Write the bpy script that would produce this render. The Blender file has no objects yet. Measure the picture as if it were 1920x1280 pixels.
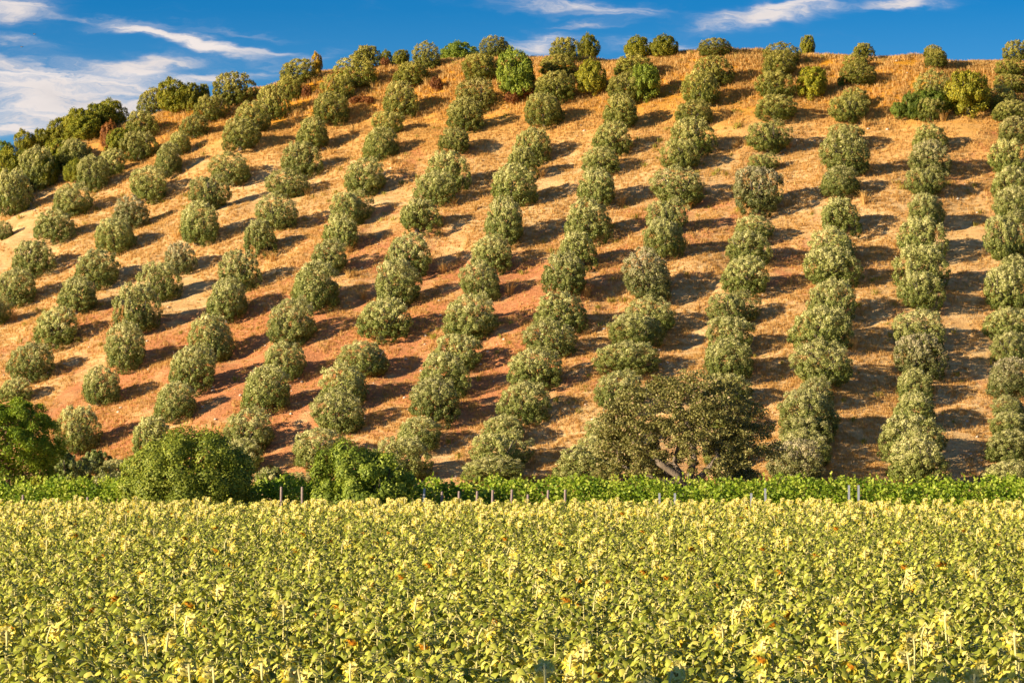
import bpy, math, random
import numpy as np
from mathutils import Vector

# ------------------------------------------------------------------ camera, sky, sun, exposure
scene = bpy.context.scene
col = scene.collection
R = math.radians
F_PX, HORIZON, CAM_Z = 6000.0, 847.0, 3.7      # focal length in photo pixels, horizon row, eye height
cam_data = bpy.data.cameras.new('camera')
cam_data.sensor_width = 36.0
cam_data.lens = 36.0 * F_PX / 1920.0
cam_data.clip_start = 0.5
cam_data.clip_end = 6000.0
cam = bpy.data.objects.new('camera', cam_data)
col.objects.link(cam)
cam.location = (0, 0, CAM_Z)
cam.rotation_euler = (math.pi / 2 + math.atan((HORIZON - 640.0) / F_PX), 0, 0)
scene.camera = cam

SUN_EL, SUN_TRAVEL = R(15.5), R(28.0)           # light travels to the right and away from the camera
light_dir = Vector((math.cos(SUN_EL) * math.cos(SUN_TRAVEL), math.cos(SUN_EL) * math.sin(SUN_TRAVEL), -math.sin(SUN_EL)))
sun_data = bpy.data.lights.new('sun', 'SUN')
sun_data.energy = 5.0
sun_data.angle = R(0.55)
sun_data.color = (1.0, 0.83, 0.57)
sun = bpy.data.objects.new('sun', sun_data)
col.objects.link(sun)
sun.rotation_euler = light_dir.to_track_quat('-Z', 'Y').to_euler()

scene.view_settings.view_transform = 'Standard'
scene.view_settings.look = 'None'
scene.view_settings.gamma = 1.0
scene.view_settings.exposure = 1.2
scene.view_settings.use_curve_mapping = False
scene.cycles.max_bounces = 6
scene.cycles.transparent_max_bounces = 8

world = bpy.data.worlds.new('World')
scene.world = world
world.use_nodes = True


class NT:
    """small helper for writing node trees"""
    def __init__(self, tree):
        self.t = tree
        tree.nodes.clear()

    def n(self, typ, **kw):
        nd = self.t.nodes.new(typ)
        for k, v in kw.items():
            setattr(nd, k, v)
        return nd

    def link(self, a, b):
        self.t.links.new(a, b)

    def _in(self, sock, v):
        if hasattr(v, 'links') or isinstance(v, bpy.types.NodeSocket):
            self.t.links.new(v, sock)
        else:
            sock.default_value = v

    def math(self, op, a, b=None, c=None):
        nd = self.n('ShaderNodeMath', operation=op)
        self._in(nd.inputs[0], a)
        if b is not None:
            self._in(nd.inputs[1], b)
        if c is not None:
            self._in(nd.inputs[2], c)
        return nd.outputs[0]

    def noise(self, vec, scale, detail=4.0, rough=0.55, dist=0.0):
        nd = self.n('ShaderNodeTexNoise')
        if vec is not None:
            self.link(vec, nd.inputs['Vector'])
        nd.inputs['Scale'].default_value = scale
        nd.inputs['Detail'].default_value = detail
        nd.inputs['Roughness'].default_value = rough
        nd.inputs['Distortion'].default_value = dist
        return nd.outputs['Fac']

    def ramp(self, fac, stops, interp='LINEAR'):
        nd = self.n('ShaderNodeValToRGB')
        cr = nd.color_ramp
        cr.interpolation = interp
        while len(cr.elements) < len(stops):
            cr.elements.new(0.5)
        for e, (p, c) in zip(cr.elements, stops):
            e.position = p
            e.color = (*c, 1.0) if len(c) == 3 else c
        self._in(nd.inputs[0], fac)
        return nd.outputs[0]

    def mix(self, fac, a, b, blend='MIX'):
        nd = self.n('ShaderNodeMix', data_type='RGBA', blend_type=blend)
        self._in(nd.inputs[0], fac)
        for s, v in ((nd.inputs[6], a), (nd.inputs[7], b)):
            if isinstance(v, (tuple, list)):
                s.default_value = (*v, 1.0) if len(v) == 3 else v
            else:
                self.link(v, s)
        return nd.outputs[2]

    def smooth(self, v, a, b):
        nd = self.n('ShaderNodeMapRange', interpolation_type='SMOOTHSTEP')
        self._in(nd.inputs[0], v)
        nd.inputs[1].default_value = a
        nd.inputs[2].default_value = b
        return nd.outputs[0]


def build_sky():
    t = NT(world.node_tree)
    out = t.n('ShaderNodeOutputWorld')
    bg = t.n('ShaderNodeBackground')
    t.link(bg.outputs[0], out.inputs[0])
    tc = t.n('ShaderNodeTexCoord')
    d = tc.outputs['Generated']
    sky = t.n('ShaderNodeTexSky')
    sky.sky_type = 'NISHITA'
    sky.sun_disc = False
    sky.sun_elevation = SUN_EL
    sky.sun_rotation = math.atan2(-light_dir.x, -light_dir.y)
    sky.altitude = 200
    sky.air_density = 1.0
    sky.dust_density = 0.3
    sky.ozone_density = 3.0
    up = t.n('ShaderNodeVectorMath', operation='ADD')
    t.link(d, up.inputs[0])
    up.inputs[1].default_value = (0, 0, SKY_LIFT)
    t.link(up.outputs[0], sky.inputs[0])
    # polarised evening blue low over the hill, plain sky higher up
    sepd = t.n('ShaderNodeSeparateXYZ')
    t.link(d, sepd.inputs[0])
    tint = t.ramp(t.math('MULTIPLY', sepd.outputs[2], 2.5), SKY_TINT)
    base = t.mix(1.0, sky.outputs[0], tint, 'MULTIPLY')
    # cirrus: soft streaks placed by compass direction and height
    sep = t.n('ShaderNodeSeparateXYZ')
    t.link(d, sep.inputs[0])
    ysafe = t.math('MAXIMUM', sep.outputs[1], 0.05)
    p = t.math('DIVIDE', sep.outputs[0], ysafe)
    q = t.math('DIVIDE', sep.outputs[2], ysafe)
    cmb = t.n('ShaderNodeCombineXYZ')
    t.link(t.math('MULTIPLY', p, 30.0), cmb.inputs[0])
    t.link(t.math('MULTIPLY', q, 90.0), cmb.inputs[1])
    warp = t.noise(cmb.outputs[0], 1.3, 3.0, 0.5)
    p2 = t.math('ADD', p, t.math('MULTIPLY', t.math('SUBTRACT', warp, 0.5), 0.022))
    warp2 = t.noise(cmb.outputs[0], 2.1, 4.0, 0.55)
    q2 = t.math('ADD', q, t.math('MULTIPLY', t.math('SUBTRACT', warp2, 0.5), 0.010))
    cmb2 = t.n('ShaderNodeCombineXYZ')
    t.link(t.math('ADD', t.math('MULTIPLY', p2, 34.0), t.math('MULTIPLY', q2, -30.0)), cmb2.inputs[0])
    t.link(t.math('ADD', t.math('MULTIPLY', q2, 250.0), t.math('MULTIPLY', p2, 26.0)), cmb2.inputs[1])
    wisp = t.noise(cmb2.outputs[0], 1.0, 9.0, 0.66, 0.7)
    total = None
    for (cx, cy, rx, ry, ang, s) in CLOUDS:
        cp, cq = (cx - 960) / F_PX, (HORIZON - cy) / F_PX
        a = R(-ang)
        dp = t.math('SUBTRACT', p2, cp)
        dq = t.math('SUBTRACT', q2, cq)
        e1 = t.math('MULTIPLY_ADD', dp, math.cos(a), t.math('MULTIPLY', dq, math.sin(a)))
        e2 = t.math('MULTIPLY_ADD', dp, -math.sin(a), t.math('MULTIPLY', dq, math.cos(a)))
        e1 = t.math('POWER', t.math('ABSOLUTE', t.math('DIVIDE', e1, rx / F_PX)), 2.0)
        e2 = t.math('POWER', t.math('ABSOLUTE', t.math('DIVIDE', e2, ry / F_PX)), 2.0)
        g = t.math('MULTIPLY', t.math('EXPONENT', t.math('MULTIPLY', t.math('ADD', e1, e2), -1.0)), s)
        total = g if total is None else t.math('ADD', total, g)
    total = t.math('MINIMUM', total, 1.25)
    dens = t.math('MULTIPLY', total, t.math('MULTIPLY_ADD', wisp, 2.3, -0.42))
    dens = t.math('ADD', dens, t.math('MULTIPLY', t.math('MAXIMUM', t.math('SUBTRACT', wisp, 0.5), 0.0), 0.35))
    dens = t.smooth(dens, 0.0, 1.12)
    shade = t.mix(t.noise(cmb2.outputs[0], 0.6, 4.0, 0.5), CLOUD_LO, CLOUD_HI)
    fin = t.mix(t.math('MULTIPLY', dens, 0.97), base, shade)
    t.link(fin, bg.inputs[0])
    bg.inputs[1].default_value = 0.058


SKY_LIFT = 0.06
SKY_TINT = [(.0, (.60, .92, 1.10)), (.20, (.52, .90, 1.08)), (.345, (.06, .56, .92)), (.55, (.08, .60, 1.05)), (1.0, (.90, .90, 1.0))]
CLOUD_LO, CLOUD_HI = (4.9, 4.5, 4.5), (7.9, 7.1, 6.6)
CLOUDS = [(15, 15, 75, 22, 0, 1.2), (280, 62, 90, 11, 10, .9), (370, 80, 95, 13, 14, 1.25), (480, 97, 60, 7, 8, .7),
          (60, 138, 150, 30, 8, 1.0), (270, 122, 85, 17, -3, 1.35), (150, 165, 210, 30, 4, .95), (60, 200, 170, 26, 5, .9),
          (210, 195, 150, 12, 3, .55), (45, 240, 120, 19, 0, 1.2), (200, 212, 130, 22, -10, .9), (400, 146, 75, 13, -6, 1.15), (30, 75, 90, 14, 8, .5),
          (560, 120, 80, 12, -15, .35), (1000, 88, 75, 20, -6, 1.1), (1070, 10, 140, 14, 4, .95), (1110, 45, 60, 6, -4, .5),
          (1440, 24, 125, 20, -11, 1.3), (1690, 2, 60, 11, -3, 1.1), (1195, 83, 50, 9, 0, .9), (1265, 86, 50, 8, 0, .7),
          (190, 35, 120, 7, 2, .45), (420, 58, 120, 6, 6, .35)]
build_sky()

# ------------------------------------------------------------------ mesh helpers
def make_mesh(name, verts, faces, mats, tone=None, mat_idx=None, smooth=False):
    """verts (n,3); faces a list of integer arrays, one per polygon size"""
    me = bpy.data.meshes.new(name)
    verts = np.asarray(verts, np.float32)
    me.vertices.add(len(verts))
    me.vertices.foreach_set('co', verts.ravel())
    arrs = [np.asarray(f, np.int32) for f in faces if len(f)]
    nl = sum(a.size for a in arrs)
    npoly = sum(len(a) for a in arrs)
    me.loops.add(nl)
    me.polygons.add(npoly)
    me.loops.foreach_set('vertex_index', np.concatenate([a.ravel() for a in arrs]))
    tot = np.concatenate([np.full(len(a), a.shape[1], np.int32) for a in arrs])
    start = np.concatenate([[0], np.cumsum(tot)[:-1]]).astype(np.int32)
    me.polygons.foreach_set('loop_start', start)
    me.polygons.foreach_set('loop_total', tot)
    if mat_idx is not None:
        me.polygons.foreach_set('material_index', np.asarray(mat_idx, np.int32))
    if smooth:
        me.polygons.foreach_set('use_smooth', np.ones(npoly, bool))
    for m in mats:
        me.materials.append(m)
    if tone is not None:
        at = me.attributes.new('tone', 'FLOAT', 'FACE')
        at.data.foreach_set('value', np.asarray(tone, np.float32))
    me.update(calc_edges=True)
    me.validate()
    return me


class Geo:
    """collects pieces of geometry (quads and triangles) into one mesh"""
    def __init__(self):
        self.v, self.q, self.t, self.qt, self.tt, self.qm, self.tm = [], [], [], [], [], [], []
        self.n = 0

    def add(self, v, quads=None, tris=None, tone=0.5, m=0):
        v = np.asarray(v, np.float64).reshape(-1, 3)
        self.v.append(v)
        if quads is not None and len(quads):
            q = np.asarray(quads, np.int64).reshape(-1, 4) + self.n
            self.q.append(q)
            self.qt.append(np.broadcast_to(tone, (len(q),)))
            self.qm.append(np.full(len(q), m))
        if tris is not None and len(tris):
            t = np.asarray(tris, np.int64).reshape(-1, 3) + self.n
            self.t.append(t)
            self.tt.append(np.broadcast_to(tone, (len(t),)))
            self.tm.append(np.full(len(t), m))
        self.n += len(v)

    def mesh(self, name, mats, smooth=False):
        fs, tn, mi = [], [], []
        if self.q:
            fs.append(np.concatenate(self.q)); tn += self.qt; mi += self.qm
        if self.t:
            fs.append(np.concatenate(self.t)); tn += self.tt; mi += self.tm
        return make_mesh(name, np.concatenate(self.v), fs, mats, np.concatenate(tn), np.concatenate(mi), smooth)


def norm(a):
    return a / np.maximum(np.linalg.norm(a, axis=-1, keepdims=True), 1e-9)


def leaf_cards(geo, P, N, A, L, W, tone, m=0, fold=0.25):
    """diamond leaves at P with plane normal N and long axis A (made perpendicular)"""
    N = norm(N)
    A = norm(A - N * (A * N).sum(-1, keepdims=True))
    B = np.cross(N, A)
    L = np.asarray(L)[:, None]
    W = np.asarray(W)[:, None]
    v = np.stack([P - A * L * .5, P + B * W * .5 - A * L * .05 + N * W * fold, P + A * L * .5, P - B * W * .5 - A * L * .05 + N * W * fold], 1)
    n = len(P)
    q = np.arange(n * 4).reshape(n, 4)
    geo.add(v.reshape(-1, 3), q, tone=tone, m=m)


def tube(geo, pts, rad, sides=6, tone=0.5, m=0, cap=True):
    pts = np.asarray(pts, float)
    rad = np.broadcast_to(np.asarray(rad, float), (len(pts),))
    d = norm(np.gradient(pts, axis=0))
    ref = np.array([0.13, 0.97, 0.2]) if abs(d[0][2]) > .7 else np.array([0, 0, 1.0])
    u = norm(np.cross(d, ref))
    w = np.cross(d, u)
    an = np.linspace(0, 2 * np.pi, sides, endpoint=False)
    ring = pts[:, None] + rad[:, None, None] * (np.cos(an)[None, :, None] * u[:, None] + np.sin(an)[None, :, None] * w[:, None])
    k = len(pts)
    q = []
    for i in range(k - 1):
        for j in range(sides):
            q.append((i * sides + j, i * sides + (j + 1) % sides, (i + 1) * sides + (j + 1) % sides, (i + 1) * sides + j))
    v = ring.reshape(-1, 3)
    t = []
    if cap:
        v = np.vstack([v, pts[-1:], pts[:1]])
        e = k * sides
        t = [((k - 1) * sides + j, (k - 1) * sides + (j + 1) % sides, e) for j in range(sides)] + [((j + 1) % sides, j, e + 1) for j in range(sides)]
    geo.add(v, q, t, tone, m)


def link(name, data, parent=None, loc=(0, 0, 0), rot=(0, 0, 0), scale=(1, 1, 1)):
    o = bpy.data.objects.new(name, data)
    col.objects.link(o)
    o.location = loc
    o.rotation_euler = rot
    o.scale = scale
    if parent is not None:
        o.parent = parent
    return o


def tag(o, label=None, cat=None, group=None, kind=None):
    if label:
        o['label'] = label
    if cat:
        o['category'] = cat
    if group:
        o['group'] = group
    if kind:
        o['kind'] = kind
    return o


# ------------------------------------------------------------------ materials
def new_mat(name):
    m = bpy.data.materials.new(name)
    m.use_nodes = True
    return m, NT(m.node_tree)


def leaf_material(name, stops, trans=0.3, rough=0.55, spec=0.25, tint=True, jitter=0.12):
    """leaf colours by a random tone per leaf, the plant's own tint, and light passing through"""
    m, t = new_mat(name)
    out = t.n('ShaderNodeOutputMaterial')
    at = t.n('ShaderNodeAttribute', attribute_name='tone')
    oi = t.n('ShaderNodeObjectInfo')
    c = t.ramp(at.outputs['Fac'], stops)
    if tint:
        c = t.mix(1.0, c, oi.outputs['Color'], 'MULTIPLY')
    hsv = t.n('ShaderNodeHueSaturation')
    t.link(c, hsv.inputs['Color'])
    t.link(t.math('MULTIPLY_ADD', oi.outputs['Random'], 2 * jitter, 1.0 - jitter), hsv.inputs['Value'])
    hsv.inputs['Hue'].default_value = 0.5
    c = hsv.outputs[0]
    pb = t.n('ShaderNodeBsdfPrincipled')
    t.link(c, pb.inputs['Base Color'])
    pb.inputs['Roughness'].default_value = rough
    pb.inputs['Specular IOR Level'].default_value = spec
    tr = t.n('ShaderNodeBsdfTranslucent')
    t.link(t.mix(1.0, c, (1.15, 1.1, .6), 'MULTIPLY'), tr.inputs[0])
    mx = t.n('ShaderNodeMixShader')
    mx.inputs[0].default_value = trans
    t.link(pb.outputs[0], mx.inputs[1])
    t.link(tr.outputs[0], mx.inputs[2])
    t.link(mx.outputs[0], out.inputs[0])
    return m


def bark_material(name, a, b, scale=14.0):
    m, t = new_mat(name)
    out = t.n('ShaderNodeOutputMaterial')
    tc = t.n('ShaderNodeTexCoord')
    mp = t.n('ShaderNodeMapping')
    mp.inputs['Scale'].default_value = (1, 1, .25)
    t.link(tc.outputs['Object'], mp.inputs[0])
    f = t.noise(mp.outputs[0], scale, 6.0, .65)
    pb = t.n('ShaderNodeBsdfPrincipled')
    t.link(t.ramp(f, [(.3, a), (.7, b)]), pb.inputs['Base Color'])
    pb.inputs['Roughness'].default_value = .9
    bp = t.n('ShaderNodeBump')
    bp.inputs['Strength'].default_value = .7
    bp.inputs['Distance'].default_value = .05
    t.link(f, bp.inputs['Height'])
    t.link(bp.outputs[0], pb.inputs['Normal'])
    t.link(pb.outputs[0], out.inputs[0])
    return m


M = {}
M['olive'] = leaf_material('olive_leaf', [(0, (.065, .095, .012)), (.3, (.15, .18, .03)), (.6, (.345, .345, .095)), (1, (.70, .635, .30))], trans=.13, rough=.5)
M['bush'] = leaf_material('bush_leaf', [(0, (.085, .12, .014)), (.5, (.235, .275, .036)), (1, (.50, .49, .10))], trans=.3)
M['oak'] = leaf_material('oak_leaf', [(0, (.10, .10, .02)), (.5, (.24, .22, .06)), (.85, (.36, .31, .11)), (1, (.46, .30, .17))], trans=.2)
M['pine'] = leaf_material('pine_needles', [(0, (.06, .11, .008)), (.5, (.17, .245, .014)), (1, (.36, .42, .04))], trans=.25)
M['vine'] = leaf_material('vine_leaf', [(0, (.08, .16, .008)), (.5, (.27, .37, .02)), (1, (.58, .60, .10))], trans=.35)
M['rust'] = leaf_material('rust_leaf', [(0, (.12, .035, .01)), (.5, (.26, .09, .02)), (1, (.42, .20, .06))], trans=.2)
M['sun_leaf'] = leaf_material('sunflower_leaf', [(0, (.06, .085, .008)), (.4, (.25, .28, .03)), (.75, (.49, .475, .07)), (1, (.74, .64, .15))], trans=.15, rough=.6, tint=False)
M['sun_stem'] = leaf_material('sunflower_stem', [(0, (.36, .35, .10)), (1, (.66, .57, .25))], trans=.05, tint=False)
M['sun_back'] = leaf_material('sunflower_head_back', [(0, (.34, .37, .04)), (.4, (.66, .58, .12)), (1, (.88, .76, .36))], trans=.2, tint=False)
M['sun_petal'] = leaf_material('sunflower_petal', [(0, (.66, .50, .02)), (1, (.84, .68, .12))], trans=.35, tint=False)
M['sun_disc'] = leaf_material('sunflower_disc', [(0, (.16, .05, .006)), (.6, (.50, .20, .012)), (1, (.72, .36, .02))], trans=.0, tint=False)
M['straw'] = leaf_material('dry_grass', [(0, (.44, .24, .07)), (.5, (.62, .39, .14)), (1, (.76, .55, .25))], trans=.3, rough=.7, spec=.1)
M['bark'] = bark_material('olive_bark', (.07, .055, .04), (.20, .165, .12))
M['oakbark'] = bark_material('oak_bark', (.12, .09, .065), (.28, .215, .16))
M['pinebark'] = bark_material('pine_bark', (.12, .06, .035), (.34, .20, .13))
M['postwood'] = bark_material('weathered_wood', (.16, .11, .10), (.36, .27, .24), 30)


def metal_mat():
    m, t = new_mat('galvanised_steel')
    out = t.n('ShaderNodeOutputMaterial')
    tc = t.n('ShaderNodeTexCoord')
    pb = t.n('ShaderNodeBsdfPrincipled')
    t.link(t.ramp(t.noise(tc.outputs['Object'], 25, 3), [(.3, (.38, .39, .42)), (.7, (.62, .62, .64))]), pb.inputs['Base Color'])
    pb.inputs['Metallic'].default_value = .6
    pb.inputs['Roughness'].default_value = .5
    t.link(pb.outputs[0], out.inputs[0])
    return m


M['steel'] = metal_mat()


def plain_mat():
    m, t = new_mat('field_soil')
    out = t.n('ShaderNodeOutputMaterial')
    geo = t.n('ShaderNodeNewGeometry')
    f = t.noise(geo.outputs['Position'], .6, 8, .6)
    g = t.noise(geo.outputs['Position'], 6.0, 6, .6)
    c = t.mix(g, t.ramp(f, [(.3, (.13, .085, .045)), (.7, (.24, .17, .08))]), (.33, .25, .11))
    pb = t.n('ShaderNodeBsdfPrincipled')
    t.link(c, pb.inputs['Base Color'])
    pb.inputs['Roughness'].default_value = 1.0
    pb.inputs['Specular IOR Level'].default_value = .1
    bp = t.n('ShaderNodeBump')
    bp.inputs['Distance'].default_value = .08
    t.link(g, bp.inputs['Height'])
    t.link(bp.outputs[0], pb.inputs['Normal'])
    t.link(pb.outputs[0], out.inputs[0])
    return m


def hill_mat():
    m, t = new_mat('hillside_earth')
    out = t.n('ShaderNodeOutputMaterial')
    geo = t.n('ShaderNodeNewGeometry')
    P = geo.outputs['Position']
    sep = t.n('ShaderNodeSeparateXYZ')
    t.link(P, sep.inputs[0])
    big = t.noise(P, .055, 6, .6, .4)
    mid = t.noise(P, .35, 7, .62, .3)
    fine = t.noise(P, 3.2, 7, .65)
    # stretched along the slope contour: faint mowing and trampling lines
    mp = t.n('ShaderNodeMapping')
    mp.inputs['Scale'].default_value = (.35, 1.6, 1.6)
    t.link(P, mp.inputs[0])
    lines = t.noise(mp.outputs[0], .9, 6, .6, .6)
    straw = t.ramp(mid, [(.25, (.54, .285, .11)), (.5, (.66, .405, .17)), (.75, (.75, .495, .23))])
    straw = t.mix(t.smooth(lines, .42, .72), straw, (.79, .57, .29))
    gold = t.ramp(mid, [(.25, (.44, .18, .015)), (.55, (.66, .31, .028)), (.8, (.78, .43, .06))])
    h = t.math('ADD', sep.outputs[2], t.math('MULTIPLY', big, 16.0))
    grass = t.mix(t.smooth(h, 38.0, 52.0), straw, gold)
    soil = t.ramp(fine, [(.25, (.38, .135, .06)), (.55, (.55, .20, .085)), (.8, (.69, .35, .19))])
    # bare red earth: mostly on the lower left half of the slope
    bx = t.math('DIVIDE', t.math('ADD', sep.outputs[0], 16.0), 33.0)
    by = t.math('DIVIDE', t.math('SUBTRACT', sep.outputs[1], 283.0), 31.0)
    g = t.math('EXPONENT', t.math('MULTIPLY', t.math('ADD', t.math('MULTIPLY', bx, bx), t.math('MULTIPLY', by, by)), -1.0))
    bare = t.math('ADD', t.math('MULTIPLY_ADD', big, .9, t.math('MULTIPLY', mid, .75)), t.math('MULTIPLY', g, .30))
    bare = t.math('ADD', bare, t.math('MULTIPLY', fine, .25))
    bare = t.math('MULTIPLY', t.smooth(bare, 1.02, 1.22), .85)
    c = t.mix(bare, grass, soil)
    c = t.mix(t.math('MULTIPLY', t.smooth(t.noise(P, .8, 5, .6), .60, .78), .35), c, (.30, .22, .06))
    c = t.mix(.45, c, t.ramp(fine, [(.2, (.45, .42, .40)), (.8, (1.25, 1.22, 1.2))]), 'MULTIPLY')
    pb = t.n('ShaderNodeBsdfPrincipled')
    t.link(c, pb.inputs['Base Color'])
    pb.inputs['Roughness'].default_value = 1.0
    pb.inputs['Specular IOR Level'].default_value = .05
    bp = t.n('ShaderNodeBump')
    bp.inputs['Distance'].default_value = .25
    bp.inputs['Strength'].default_value = .6
    t.link(t.math('ADD', fine, t.noise(P, 9.0, 4, .6)), bp.inputs['Height'])
    t.link(bp.outputs[0], pb.inputs['Normal'])
    t.link(pb.outputs[0], out.inputs[0])
    return m


M['plain'] = plain_mat()
M['hill'] = hill_mat()

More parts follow.
